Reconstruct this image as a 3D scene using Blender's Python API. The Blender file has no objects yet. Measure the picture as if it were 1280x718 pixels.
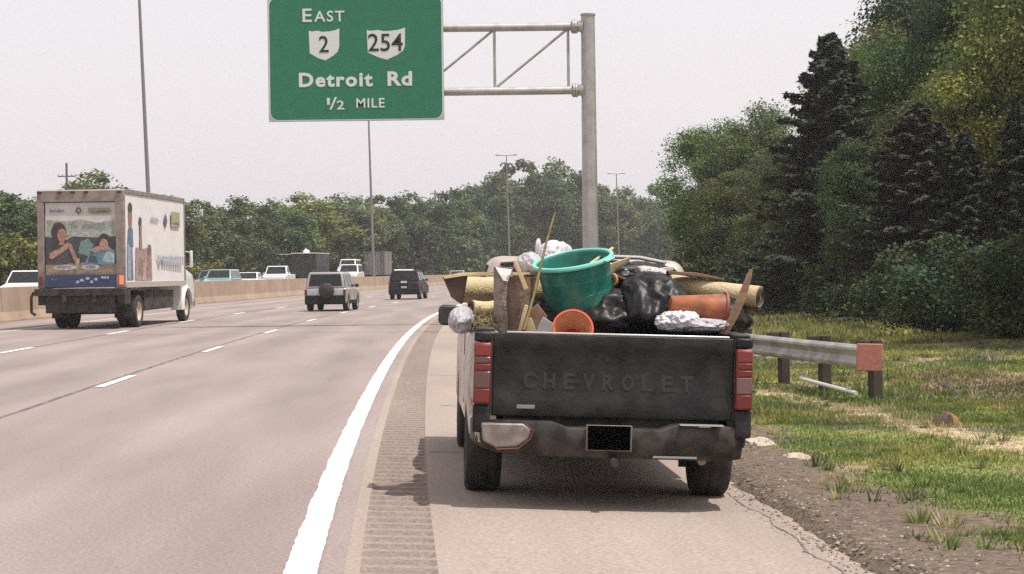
import bpy, math, random
import numpy as np
from mathutils import Vector, Matrix, Euler, noise
R = math.radians
random.seed(7); rng = np.random.default_rng(7)
SC = bpy.context.scene
COL = SC.collection

# ------------------------------------------------------------------ camera
F, CH, ROLL, PITCH = 2450.0, 1.58, R(.7), math.atan(20/2450.0)
cd = bpy.data.cameras.new('camera'); cam = bpy.data.objects.new('camera', cd); COL.objects.link(cam)
cd.sensor_width = 36; cd.lens = 36*F/1280; cd.clip_end = 6000; cd.clip_start = .1
fw = Vector((0, math.cos(PITCH), -math.sin(PITCH))); up0 = Vector((0, math.sin(PITCH), math.cos(PITCH))); rt0 = Vector((1, 0, 0))
rt = rt0*math.cos(ROLL)-up0*math.sin(ROLL); up = rt0*math.sin(ROLL)+up0*math.cos(ROLL)
M = Matrix((rt, up, -fw)).transposed().to_4x4(); M.translation = Vector((0, 0, CH)); cam.matrix_world = M
SC.camera = cam
def W(px, py, d):                       # a photo pixel at distance d (metres ahead) as a point in the place
    r = fw + rt*((px-640)/F) + up*((359-py)/F)
    return Vector((0, 0, CH)) + r*(d/r.y)

# ------------------------------------------------------------------ sky, sun, exposure
SUN_EL, SUN_AZ = R(67), R(116)          # azimuth clockwise from +Y: from the right, slightly behind the camera
sd = Vector((math.cos(SUN_EL)*math.sin(SUN_AZ), math.cos(SUN_EL)*math.cos(SUN_AZ), math.sin(SUN_EL)))
w = bpy.data.worlds.new('World'); SC.world = w; w.use_nodes = True
nt = w.node_tree; nt.nodes.clear()
out = nt.nodes.new('ShaderNodeOutputWorld'); bg = nt.nodes.new('ShaderNodeBackground')
sky = nt.nodes.new('ShaderNodeTexSky'); sky.sky_type = 'NISHITA'; sky.sun_disc = False
sky.sun_elevation = SUN_EL; sky.sun_rotation = SUN_AZ; sky.dust_density = 6; sky.air_density = 1.2; sky.ozone_density = 1.0
mx = nt.nodes.new('ShaderNodeMix'); mx.data_type = 'RGBA'; mx.inputs[0].default_value = .82   # thin bright summer overcast veil over the sky
veil = nt.nodes.new('ShaderNodeTexNoise'); veil.inputs['Scale'].default_value = 1.4; veil.inputs['Detail'].default_value = 4
vr = nt.nodes.new('ShaderNodeValToRGB'); vr.color_ramp.elements[0].color = (10.1, 9.55, 9.8, 1); vr.color_ramp.elements[1].color = (11.3, 10.7, 10.95, 1)
nt.links.new(veil.outputs['Fac'], vr.inputs['Fac'])
nt.links.new(sky.outputs[0], mx.inputs[6]); nt.links.new(vr.outputs[0], mx.inputs[7])
nt.links.new(mx.outputs[2], bg.inputs[0]); bg.inputs[1].default_value = .1; nt.links.new(bg.outputs[0], out.inputs[0])
sl = bpy.data.lights.new('sun', 'SUN'); sl.energy = 4.8; sl.angle = R(.6); sl.color = (1, .94, .86)
so = bpy.data.objects.new('sun', sl); COL.objects.link(so); so.rotation_euler = sd.to_track_quat('Z', 'Y').to_euler()
so.location = (0, 0, 60)
SC.view_settings.view_transform = 'Standard'; SC.view_settings.look = 'None'; SC.view_settings.gamma = 1
SC.view_settings.use_curve_mapping = False; SC.view_settings.exposure = .0
SC.render.engine = 'CYCLES'; SC.cycles.use_denoising = False; SC.cycles.max_bounces = 6; SC.cycles.transparent_max_bounces = 8

# ------------------------------------------------------------------ materials
MATS = {}
def mat(name, col=(.5,.5,.5), rough=.6, metal=0., col2=None, scale=3., detail=5., lo=.4, hi=.6, bump=0., bscale=30., spec=None, emit=None, coat=0., stretch=None):
    if name in MATS: return MATS[name]
    m = bpy.data.materials.new(name); m.use_nodes = True; n = m.node_tree.nodes; l = m.node_tree.links
    b = n['Principled BSDF']; b.inputs['Base Color'].default_value = (*col, 1); b.inputs['Roughness'].default_value = rough
    b.inputs['Metallic'].default_value = metal
    if spec is not None: b.inputs['Specular IOR Level'].default_value = spec
    if coat: b.inputs['Coat Weight'].default_value = coat; b.inputs['Coat Roughness'].default_value = .12
    tc = n.new('ShaderNodeTexCoord'); src = tc.outputs['Object']
    if stretch:
        mp = n.new('ShaderNodeMapping'); mp.inputs['Scale'].default_value = stretch; l.new(src, mp.inputs['Vector']); src = mp.outputs[0]
    if col2:
        t = n.new('ShaderNodeTexNoise'); t.inputs['Scale'].default_value = scale; t.inputs['Detail'].default_value = detail
        l.new(src, t.inputs['Vector'])
        r = n.new('ShaderNodeValToRGB'); r.color_ramp.elements[0].position = lo; r.color_ramp.elements[1].position = hi
        r.color_ramp.elements[0].color = (*col, 1); r.color_ramp.elements[1].color = (*col2, 1)
        l.new(t.outputs['Fac'], r.inputs['Fac']); l.new(r.outputs[0], b.inputs['Base Color'])
    if bump:
        t2 = n.new('ShaderNodeTexNoise'); t2.inputs['Scale'].default_value = bscale; t2.inputs['Detail'].default_value = 4
        l.new(src, t2.inputs['Vector'])
        bp = n.new('ShaderNodeBump'); bp.inputs['Strength'].default_value = bump; bp.inputs['Distance'].default_value = .02
        l.new(t2.outputs['Fac'], bp.inputs['Height']); l.new(bp.outputs[0], b.inputs['Normal'])
    if emit: b.inputs['Emission Color'].default_value = (*emit[0], 1); b.inputs['Emission Strength'].default_value = emit[1]
    MATS[name] = m; return m

def road_mat(name, c1, c2, tracks=None, fine=.22):
    """worn paving: broad patches, fine pale and dark aggregate, faint wheel tracks across the u coordinate (offset in metres)"""
    m = bpy.data.materials.new(name); m.use_nodes = True; n = m.node_tree.nodes; l = m.node_tree.links
    b = n['Principled BSDF']; b.inputs['Roughness'].default_value = .88; b.inputs['Specular IOR Level'].default_value = .3
    uv = n.new('ShaderNodeUVMap'); uv.uv_map = 'UV'
    tc = n.new('ShaderNodeTexCoord')
    mp = n.new('ShaderNodeMapping'); mp.inputs['Scale'].default_value = (.9, .12, 1); l.new(uv.outputs[0], mp.inputs[0])
    t = n.new('ShaderNodeTexNoise'); t.inputs['Scale'].default_value = 1.0; t.inputs['Detail'].default_value = 6; l.new(mp.outputs[0], t.inputs[0])
    r = n.new('ShaderNodeValToRGB'); r.color_ramp.elements[0].position = .35; r.color_ramp.elements[1].position = .65
    r.color_ramp.elements[0].color = (*c1, 1); r.color_ramp.elements[1].color = (*c2, 1); l.new(t.outputs['Fac'], r.inputs[0])
    cur = r.outputs[0]
    for sc, amt in ((38, fine), (110, fine*.8)):
        f = n.new('ShaderNodeTexNoise'); f.inputs['Scale'].default_value = sc; f.inputs['Detail'].default_value = 3; l.new(tc.outputs['Object'], f.inputs[0])
        mr = n.new('ShaderNodeMapRange'); mr.inputs[1].default_value = .3; mr.inputs[2].default_value = .7; mr.inputs[3].default_value = 1-amt; mr.inputs[4].default_value = 1+amt
        l.new(f.outputs['Fac'], mr.inputs[0])
        mu = n.new('ShaderNodeVectorMath'); mu.operation = 'SCALE'; l.new(cur, mu.inputs[0]); l.new(mr.outputs[0], mu.inputs['Scale']); cur = mu.outputs[0]
    if tracks:
        sp = n.new('ShaderNodeSeparateXYZ'); l.new(uv.outputs[0], sp.inputs[0])
        mm = n.new('ShaderNodeMath'); mm.operation = 'MULTIPLY'; mm.inputs[1].default_value = 2*math.pi/tracks; l.new(sp.outputs[0], mm.inputs[0])
        cs = n.new('ShaderNodeMath'); cs.operation = 'COSINE'; l.new(mm.outputs[0], cs.inputs[0])
        mr = n.new('ShaderNodeMapRange'); mr.inputs[1].default_value = -1; mr.inputs[2].default_value = 1; mr.inputs[3].default_value = .94; mr.inputs[4].default_value = 1.05
        l.new(cs.outputs[0], mr.inputs[0])
        mu = n.new('ShaderNodeVectorMath'); mu.operation = 'SCALE'; l.new(cur, mu.inputs[0]); l.new(mr.outputs[0], mu.inputs['Scale']); cur = mu.outputs[0]
    l.new(cur, b.inputs['Base Color'])
    f = n.new('ShaderNodeTexNoise'); f.inputs['Scale'].default_value = 90; l.new(tc.outputs['Object'], f.inputs[0])
    bp = n.new('ShaderNodeBump'); bp.inputs['Strength'].default_value = .5; bp.inputs['Distance'].default_value = .008
    l.new(f.outputs['Fac'], bp.inputs['Height']); l.new(bp.outputs[0], b.inputs['Normal'])
    MATS[name] = m; return m

def attr_mat(name, attr='tint', rough=.9, transl=0., fine=0., fscale=20, rand=0., bump=0.):
    """colour comes from a colour attribute; optional per-object variation"""
    m = bpy.data.materials.new(name); m.use_nodes = True; n = m.node_tree.nodes; l = m.node_tree.links
    b = n['Principled BSDF']; b.inputs['Roughness'].default_value = rough; b.inputs['Specular IOR Level'].default_value = .25
    a = n.new('ShaderNodeAttribute'); a.attribute_name = attr; cur = a.outputs['Color']
    if fine:
        tc = n.new('ShaderNodeTexCoord')
        f = n.new('ShaderNodeTexNoise'); f.inputs['Scale'].default_value = fscale; f.inputs['Detail'].default_value = 5; l.new(tc.outputs['Object'], f.inputs[0])
        mr = n.new('ShaderNodeMapRange'); mr.inputs[1].default_value = .3; mr.inputs[2].default_value = .7; mr.inputs[3].default_value = 1-fine; mr.inputs[4].default_value = 1+fine
        l.new(f.outputs['Fac'], mr.inputs[0])
        mu = n.new('ShaderNodeVectorMath'); mu.operation = 'SCALE'; l.new(cur, mu.inputs[0]); l.new(mr.outputs[0], mu.inputs['Scale']); cur = mu.outputs[0]
        if bump:
            bp = n.new('ShaderNodeBump'); bp.inputs['Strength'].default_value = bump; bp.inputs['Distance'].default_value = .03
            l.new(f.outputs['Fac'], bp.inputs['Height']); l.new(bp.outputs[0], b.inputs['Normal'])
    if rand:
        oi = n.new('ShaderNodeObjectInfo'); hs = n.new('ShaderNodeHueSaturation')
        mr = n.new('ShaderNodeMapRange'); mr.inputs[3].default_value = .5-rand*.12; mr.inputs[4].default_value = .5+rand*.06; l.new(oi.outputs['Random'], mr.inputs[0]); l.new(mr.outputs[0], hs.inputs['Hue'])
        mr = n.new('ShaderNodeMapRange'); mr.inputs[3].default_value = 1+rand*.35; mr.inputs[4].default_value = 1-rand*.35; l.new(oi.outputs['Random'], mr.inputs[0]); l.new(mr.outputs[0], hs.inputs['Value'])
        mm = n.new('ShaderNodeVectorMath'); mm.operation = 'MULTIPLY'; l.new(cur, mm.inputs[0]); l.new(oi.outputs['Color'], mm.inputs[1]); l.new(mm.outputs[0], hs.inputs['Color']); cur = hs.outputs[0]
    l.new(cur, b.inputs['Base Color'])
    if transl:
        tr = n.new('ShaderNodeBsdfTranslucent'); l.new(cur, tr.inputs[0]); ms = n.new('ShaderNodeMixShader'); ms.inputs[0].default_value = transl
        l.new(b.outputs[0], ms.inputs[1]); l.new(tr.outputs[0], ms.inputs[2]); l.new(ms.outputs[0], n['Material Output'].inputs[0])
    MATS[name] = m; return m

# ------------------------------------------------------------------ mesh helpers
class MB:
    def __init__(s): s.v = []; s.f = []
    def add(s, vs, fs):
        b = len(s.v); s.v += [tuple(p) for p in vs]; s.f += [tuple(b+i for i in f) for f in fs]; return s
    def box(s, c, d, rot=None):
        vs = [Vector((x*d[0]/2, y*d[1]/2, z*d[2]/2)) for x in (-1, 1) for y in (-1, 1) for z in (-1, 1)]
        if rot is not None: vs = [rot @ p for p in vs]
        c = Vector(c); return s.add([p+c for p in vs], [(0, 1, 3, 2), (4, 6, 7, 5), (0, 4, 5, 1), (2, 3, 7, 6), (0, 2, 6, 4), (1, 5, 7, 3)])
    def ring(s, rings, caps=True, closed=True):
        n = len(rings[0]); b = len(s.v)
        for r in rings: s.v += [tuple(p) for p in r]
        for i in range(len(rings)-1):
            for j in range(n if closed else n-1):
                k = (j+1) % n; s.f.append((b+i*n+j, b+i*n+k, b+(i+1)*n+k, b+(i+1)*n+j))
        if caps: s.f.append(tuple(b+j for j in reversed(range(n)))); s.f.append(tuple(b+(len(rings)-1)*n+j for j in range(n)))
        return s
    def tube(s, pts, rad, n=12, caps=True):
        pts = [Vector(p) for p in pts]; rad = rad if isinstance(rad, (list, tuple)) else [rad]*len(pts); rings = []
        ref = None
        for i, p in enumerate(pts):
            t = (pts[min(i+1, len(pts)-1)]-pts[max(i-1, 0)]).normalized()
            if ref is None: ref = t.orthogonal().normalized()
            ref = (ref-t*ref.dot(t)).normalized(); q = t.cross(ref)
            rings.append([p+(ref*math.cos(a)+q*math.sin(a))*rad[i] for a in (2*math.pi*k/n for k in range(n))])
        return s.ring(rings, caps)
    def lathe(s, prof, M4=None, n=32, caps=False):     # prof: (radius, height) about local z
        rings = [[Vector((r*math.cos(2*math.pi*k/n), r*math.sin(2*math.pi*k/n), h)) for k in range(n)] for r, h in prof]
        if M4 is not None: rings = [[M4 @ p for p in r] for r in rings]
        return s.ring(rings, caps)
    def prism(s, poly, a0, a1, axis='x', inset=None):   # polygon extruded along an axis
        def P(q, a): return {'x': (a, q[0], q[1]), 'y': (q[0], a, q[1]), 'z': (q[0], q[1], a)}[axis]
        return s.ring([[P(q, a0) for q in poly], [P(q, a1) for q in poly]])
    def build(s, name, m, parent=None, smooth=False, bevel=0, seg=2, label=None):
        me = bpy.data.meshes.new(name); me.from_pydata(s.v, [], s.f); me.update()
        if isinstance(m, (list, tuple)):
            for q in m: me.materials.append(q)
        elif m: me.materials.append(m)
        if smooth is True: me.polygons.foreach_set('use_smooth', [True]*len(me.polygons))
        o = bpy.data.objects.new(name, me); COL.objects.link(o)
        if parent: o.parent = parent
        if bevel:
            b = o.modifiers.new('bevel', 'BEVEL'); b.width = bevel; b.segments = seg; b.limit_method = 'ANGLE'; b.angle_limit = R(35); b.harden_normals = False
        if bevel or smooth == 'auto':
            me.polygons.foreach_set('use_smooth', [True]*len(me.polygons))
            try: me.set_sharp_from_angle(angle=R(38))
            except Exception: pass
        if label: o['label'] = label
        return o
def tag(o, label=None, cat=None, group=None, kind=None):
    if label: o['label'] = label
    if cat: o['category'] = cat
    if group: o['group'] = group
    if kind: o['kind'] = kind
    return o
def empty(name, loc, rot=(0, 0, 0)):
    o = bpy.data.objects.new(name, None); COL.objects.link(o); o.location = loc; o.rotation_euler = rot; o.empty_display_size = .3; return o
def copy_tree(o, parent=None):
    c = o.copy(); COL.objects.link(c)
    if parent: c.parent = parent
    for ch in list(o.children): copy_tree(ch, c)
    return c
def text(body, name, m, parent, x0, x1, z0, z1, y, flip=False, bold=0., ext=.004, rotm=None, space=1.):
    """lettering fitted to a rectangle in the parent's x-z plane, facing -y"""
    c = bpy.data.curves.new(name, 'FONT'); c.body = body; c.size = 1; c.extrude = ext; c.offset = bold; c.space_character = space; c.resolution_u = 3
    t = bpy.data.objects.new('t', c); COL.objects.link(t); bpy.context.view_layer.update()
    me = bpy.data.meshes.new_from_object(t.evaluated_get(bpy.context.evaluated_depsgraph_get())); bpy.data.objects.remove(t); bpy.data.curves.remove(c)
    me.materials.clear(); me.materials.append(m); o = bpy.data.objects.new(name, me); COL.objects.link(o); o.parent = parent
    mnx = min(p.co.x for p in me.vertices); mxx = max(p.co.x for p in me.vertices); mny = min(p.co.y for p in me.vertices); mxy = max(p.co.y for p in me.vertices)
    sx = (x1-x0)/(mxx-mnx); sy = (z1-z0)/(mxy-mny)
    if rotm is None:
        o.rotation_euler = (R(90), 0, 0); o.scale = (sx, sy, 1); o.location = (x0-mnx*sx, y, z0-mny*sy)
    else:   # along +y, facing +x
        o.rotation_euler = (R(90), 0, R(90)); o.scale = (sx, sy, 1); o.location = (y, x0-mnx*sx, z0-mny*sy)
    return o

# ------------------------------------------------------------------ the road's course: its right edge line
KN = [(-60, 3.2), (-20, .95), (0, -.4), (5, -.85), (10.3, -1.23), (15, -1.43), (24.4, -1.83), (35.5, -2.27), (48.8, -2.66), (65, -2.90), (75, -2.90), (90, -2.62), (107, -2.05),
      (144, -.42), (178, 1.35), (242, 6.6), (300, 16.5), (360, 33), (440, 65), (560, 128), (760, 265), (1000, 460)]
kz = np.array([k[0] for k in KN], float); kx = np.array([k[1] for k in KN], float)
zz = np.arange(-60, 1000, 1.0); xx = np.interp(zz, kz, kx)
ker = np.exp(-.5*(np.arange(-24, 25)/8.0)**2); ker /= ker.sum()
xx = np.convolve(np.pad(xx, 24, mode='reflect', reflect_type='odd'), ker, 'valid')
tx = np.gradient(xx); tn = np.sqrt(tx*tx+1); TX = tx/tn; TY = 1/tn
def E_at(z): return float(np.interp(z, zz, xx)), float(np.interp(z, zz, TX)), float(np.interp(z, zz, TY))
SLEN = np.concatenate([[0], np.cumsum(np.sqrt(np.diff(xx)**2+1))])
def off(z, o, h=0.):                       # point at lateral offset o (right positive) from the edge line
    x, a, b = E_at(z); return Vector((x+b*o, z-a*o, h))
def hgt(o):                                # cross section of the carriageway and shoulder
    if o <= .12: return 0.
    return -.04*(o-.12)
def strip(name, o0, o1, z0, z1, m, lift=0., step=1.0, cols=1, kind='structure', jag0=0., jag1=0., hf=hgt, parent=None):
    zs = np.arange(z0, z1+step*.5, step); v = []; f = []; uv = []
    for i, z in enumerate(zs):
        z = float(min(z, z1))
        a0 = o0+(noise.noise(Vector((z*1.3, o0, 3)))*jag0+noise.noise(Vector((z*5.3, o0, 9)))*jag0*.6 if jag0 else 0)
        a1 = o1+(noise.noise(Vector((z*1.3, o1, 3)))*jag1+noise.noise(Vector((z*5.3, o1, 9)))*jag1*.6 if jag1 else 0)
        for j in range(cols+1):
            o = a0+(a1-a0)*j/cols; p = off(z, o, hf(o)+lift); v.append(p); uv.append((o, float(np.interp(z, zz, SLEN))))
    n = cols+1
    for i in range(len(zs)-1):
        for j in range(cols): f.append((i*n+j, i*n+j+1, (i+1)*n+j+1, (i+1)*n+j))
    mb = MB().add(v, f); ob = mb.build(name, m, parent)
    ul = ob.data.uv_layers.new(name='UV'); li = np.empty(len(ob.data.loops), int); ob.data.loops.foreach_get('vertex_index', li)
    ul.data.foreach_set('uv', np.array(uv)[li].ravel())
    if kind: ob['kind'] = kind
    return ob

asphalt = road_mat('worn_asphalt', (.222, .181, .170), (.285, .236, .222), tracks=1.93)
shoulder_m = road_mat('shoulder_paving', (.268, .216, .186), (.330, .272, .236))
rumble_m = road_mat('rumble_paving', (.225, .175, .152), (.275, .218, .192))
paint = mat('white_paint', (.46, .43, .41), .8, col2=(.64, .615, .60), scale=22, detail=9, lo=.27, hi=.42, bump=.3, bscale=80)
paint_old = mat('worn_white_paint', (.62, .59, .57), .8, col2=(.78, .75, .73), scale=9, lo=.35, hi=.65)
tar = mat('tar_joint', (.10, .085, .08), .9, col2=(.19, .165, .155), scale=2.5, lo=.42, hi=.62)
strip('road', -14.9, .22, -30, 620, asphalt, cols=4)
# shoulder in three sheets so the milled strip between them has real grooves
strip('shoulder', .22, .30, -30, 620, shoulder_m)
strip('shoulder', .72, 3.14, -30, 90, shoulder_m, cols=2, step=.12, jag1=.10)
strip('shoulder', .72, 3.14, 90, 620, shoulder_m, cols=2)
def rumble():
    v = []; f = []; uv = []; z = 6.0; P = .305; prof = ((0, 0), (.06, 0), (.085, -.018), (.16, -.024), (.24, -.020), (.275, 0))
    rows = []
    while z < 78:
        for dz, dh in prof: rows.append((z+dz, dh))
        z += P
    rows.append((620, 0)); rows = rows[:-1]+[(zz_, 0) for zz_ in range(79, 621, 2)]
    for zq, dh in rows:
        for o, k in ((.30, 0), (.335, 1), (.685, 1), (.72, 0)):
            v.append(off(zq, o, hgt(o)+dh*k)); uv.append((o, zq))
    for i in range(len(rows)-1):
        for j in range(3): f.append((i*4+j, i*4+j+1, (i+1)*4+j+1, (i+1)*4+j))
    ob = MB().add(v, f).build('rumble_strip', [rumble_m, road_mat('rumble_groove', (.185, .145, .125), (.23, .185, .16))]); ob['kind'] = 'structure'
    for p_ in ob.data.polygons:
        if min(ob.data.vertices[i].co.z for i in p_.vertices) < -.028: p_.material_index = 1
    ul = ob.data.uv_layers.new(name='UV'); li = np.empty(len(ob.data.loops), int); ob.data.loops.foreach_get('vertex_index', li)
    ul.data.foreach_set('uv', np.array(uv)[li].ravel())
rumble()
strip('edge_line', -.10, .08, -20, 400, paint, lift=.005, step=.05, jag0=.014, jag1=.009)
strip('left_edge_line', -11.98, -11.85, 0, 400, mat('yellow_paint', (.66, .58, .36), .8, col2=(.55, .47, .30), scale=5), lift=.005)
for o, z0 in ((-4.05, 27.9), (-8.25, 28.6)):
    strip('lane_joint', o-.035, o+.035, 0, 300, tar, lift=.004, jag0=.03, jag1=.03, step=.5)
    for k in range(-2, 18):
        z = z0+12.2*k
        if z > 0: strip('lane_line', o+.06 if o > -5 else o-.06, o+.20 if o > -5 else o+.10, z, z+3.1, paint_old, lift=.009, step=.31, jag0=.01, jag1=.01)
# transverse joints, patches and tar streaks in the paving
for zc, o0, o1 in ((52.3, -8.2, 3.0), (30.5, .75, 3.05), (17.4, .75, 3.0), (66, -14.4, -8), (23.5, .9, 3.05)):
    mb = MB(); n = 60; vs = []
    for i in range(n+1):
        o = o0+(o1-o0)*i/n; j = .10*noise.noise(Vector((o*1.7, zc, 1))); wd = .018 if zc < 40 else .05
        wd *= .55+.9*abs(noise.noise(Vector((o*4, zc, 5))))
        vs += [off(zc+j-wd, o, hgt(o)+.0045), off(zc+j+wd, o, hgt(o)+.0045)]
    mb.add(vs, [(2*i, 2*i+1, 2*i+3, 2*i+2) for i in range(n)]); mb.build('paving_crack', tar)['kind'] = 'structure'
# long cracks creeping along the outer edge of the shoulder
for o0, za, zb in ((2.97, 9, 15.5), (3.0, 15, 24)):
    mb = MB(); vs = []; n = 120
    for i in range(n+1):
        z = za+(zb-za)*i/n; o = o0+.10*noise.noise(Vector((z*1.1, o0, 1)))+.03*noise.noise(Vector((z*6, o0, 2))); q = .003+.013*abs(noise.noise(Vector((z*3, o0, 7))))
        vs += [off(z, o-q, hgt(o)+.0045), off(z, o+q, hgt(o)+.0045)]
    mb.add(vs, [(2*i, 2*i+1, 2*i+3, 2*i+2) for i in range(n)]); mb.build('paving_crack', tar)['kind'] = 'structure'
# carriageway of the oncoming traffic, a little higher, and the median barrier between
strip('opposing_road', -31.5, -15.55, -30, 620, asphalt, cols=2, hf=lambda o: .22)
conc = mat('barrier_concrete', (.275, .195, .138), .9, col2=(.35, .26, .19), scale=.7, detail=9, lo=.35, hi=.68, bump=.3, bscale=8)
def barrier():
    prof = [(-.30, -.25), (-.30, .05), (-.16, .35), (-.10, 1.22), (.10, 1.22), (.16, .35), (.30, .05), (.30, -.25)]
    rings = []; z = -30
    while z <= 600: rings.append([off(z, -15.2+a, h) for a, h in prof]); z += 2
    o = MB().ring(rings).build('concrete_barrier', conc); tag(o, 'long tan concrete median barrier between the two directions of traffic', 'barrier')
    z = 20
    while z < 330:
        mb = MB()
        for s in (1,):
            a = off(z, -15.2+.165, .37); b = off(z, -15.2+.105, 1.2); q = Vector((0, .012, 0))
            n_ = Vector((.004, 0, 0)); mb.add([a-q+n_, a+q+n_, b+q+n_, b-q+n_], [(0, 1, 2, 3)])
        z += 12.2
        mb.build('joint', mat('dark_joint', (.12, .09, .07), .9), o)
barrier()

# ------------------------------------------------------------------ ground
def nz(x, y, s, k=0): return noise.noise(Vector((x*s, y*s, k*7.3)))
def lerp(a, b, t): t = max(0., min(1., t)); return tuple(a[i]+(b[i]-a[i])*t for i in range(3))
G_GREEN, G_OLIVE, G_STRAW, G_DIRT, G_GRAV = (.108, .158, .038), (.230, .225, .064), (.38, .31, .20), (.14, .098, .068), (.125, .094, .070)
def seg_d(x, y, a, b):
    ax, ay = a; bx, by = b; t = ((x-ax)*(bx-ax)+(y-ay)*(by-ay))/((bx-ax)**2+(by-ay)**2); t = max(0, min(1, t))
    return math.hypot(x-ax-t*(bx-ax), y-ay-t*(by-ay))
def patch(x, y, o):
    """own colour of the verge: green and olive grass, dry straw streaks, bare soil"""
    c = lerp(G_GREEN, G_OLIVE, .5+1.4*nz(x, y, .35, 1)+1.1*nz(x, y, 1.5, 2)+(.28 if y > 30 else -.02))
    c = lerp(c, (.085, .085, .075), (nz(x, y, 1.1, 15)+.6*nz(x, y, 3.5, 16)-.12)*2.2)
    d = seg_d(x, y, (3.6, 28), (5.0, 18.2)); d = min(d, seg_d(x, y, (5.0, 18.2), (6.2, 12.)))
    c = lerp(c, G_STRAW, 1.15-(d+.5*nz(x, y, 2.2, 5))/.42)
    d = seg_d(x, y, (4.6, 40), (6.0, 37)); c = lerp(c, G_STRAW, .9-(d+.8*nz(x, y, 1.2, 6))/.9)
    d = math.hypot(x-6.8, (y-29)*.35); c = lerp(c, G_DIRT, 1.1-(d+1.2*nz(x, y, 1.2, 8))/1.3)
    c = lerp(c, G_STRAW, (nz(x, y, .9, 9)-.33)*3.0)
    c = lerp(c, G_GREEN, 1.0-(math.hypot((x-3.9)*.8, (y-16)*.4)+.8*nz(x, y, 1, 3))/1.0)
    g = (o-3.1)-(1.35 if y < 14 else 1.1 if y < 25 else .8)-.45*nz(x, y, .8, 4)-.2*nz(x, y, 3, 4)
    return lerp(c, G_GRAV, 1-g/.35), g
def ground_h(x, y, o):
    if o < -36: return .1+min(1.2, (-36-o)*.02)
    if o < -31.4: return .0
    if o < -15.6: return -.1
    if o < 3.12: return -.35
    if o < 3.4: return -.35+(o-3.12)/.28*.20
    b = -.15-.05*math.sin(min(1, (o-3.4)/6)*math.pi)
    b += .035*nz(x, y, .5, 11)+.02*nz(x, y, 2.2, 12)
    if o > 12: b += min(1.5, (o-12)*.05)
    return b
def near_off(x, y):
    z = y
    for _ in range(6):
        ex, a, b = E_at(z); d = (x-ex)*a+(y-z)*b; z = min(990, max(-59, z+d*b))
    ex, a, b = E_at(z); return (x-ex)*b-(y-z)*a
def axis(segs):
    r = []
    for a, b, s in segs: r += list(np.arange(a, b, s))
    return r+[segs[-1][1]]
gx = axis([(-1500, -300, 120), (-300, -60, 20), (-60, -4, 2.), (-4, 1.2, .8), (1.2, 9, .14), (9, 20, .5), (20, 80, 3), (80, 500, 30), (500, 1500, 200)])
gy = axis([(-200, -20, 20), (-20, 6, 2), (6, 34, .20), (34, 60, .6), (60, 200, 3), (200, 500, 10), (500, 2500, 200)])
v = []; cols = []
for y in gy:
    for x in gx:
        o = near_off(x, y); v.append((x, y, ground_h(x, y, o)))
        c, g = patch(x, y, o) if o > 2 else ((.16, .15, .06), 1); cols.append((*c, 1))
n = len(gx); f = [(j*n+i, j*n+i+1, (j+1)*n+i+1, (j+1)*n+i) for j in range(len(gy)-1) for i in range(n-1)]
g = MB().add(v, f).build('ground', attr_mat('ground_cover', fine=.45, fscale=14, bump=.8), smooth=True); g['kind'] = 'structure'
ca = g.data.color_attributes.new('tint', 'FLOAT_COLOR', 'POINT'); ca.data.foreach_set('color', np.array(cols).ravel())

# grass blades as one mass
def blades():
    V = []; Cc = []; n = 0
    def field(count, y0, y1, hmin, hmax, wd, seed):
        nonlocal n
        r = random.Random(seed); k = 0
        while k < count:
            y = y0+(y1-y0)*r.random()**1.3; x = r.uniform(.5, .275*y+1.2)
            o = near_off(x, y)
            if o < 3.2: k += .05; continue
            c, gg = patch(x, y, o); k += 1
            if gg < .0 and r.random() > .12: continue
            if gg < .5 and r.random() > .45+gg: continue
            strawy = c[0] > .27
            if c[1] < .13 and c[0] > c[1] and r.random() > .5: continue
            h = r.uniform(hmin, hmax)*(.55 if strawy else 1)*(.75+.6*max(-.6, nz(x, y, .8, 20))+.2); a = r.uniform(0, 6.283); dx, dy = math.cos(a)*wd/2, math.sin(a)*wd/2
            lx, ly = r.uniform(-.6, .6)*h, r.uniform(-.6, .6)*h; z = ground_h(x, y, o)-.008
            t = r.uniform(.62, 1.5); yl = r.random()
            cc = lerp((c[0]*t, c[1]*t, c[2]*t), (.33*t, .29*t, .13*t), .55*yl**4)
            V.extend([(x-dx, y-dy, z), (x+dx, y+dy, z), (x+lx, y+ly, z+h)]); Cc.extend([(*cc, 1)]*3); n += 1
    field(110000, 9.5, 26, .018, .058, .013, 1)
    field(75000, 22, 48, .03, .09, .026, 2)
    field(38000, 44, 105, .07, .20, .07, 3)
    F_ = [(3*i, 3*i+1, 3*i+2) for i in range(n)]
    o = MB().add(V, F_).build('grass', attr_mat('grass_blade', transl=.35)); tag(o, 'short mixed green and straw coloured grass on the verge', 'grass', kind='stuff')
    ca = o.data.color_attributes.new('tint', 'FLOAT_COLOR', 'POINT'); ca.data.foreach_set('color', np.array(Cc).ravel())
blades()
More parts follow.
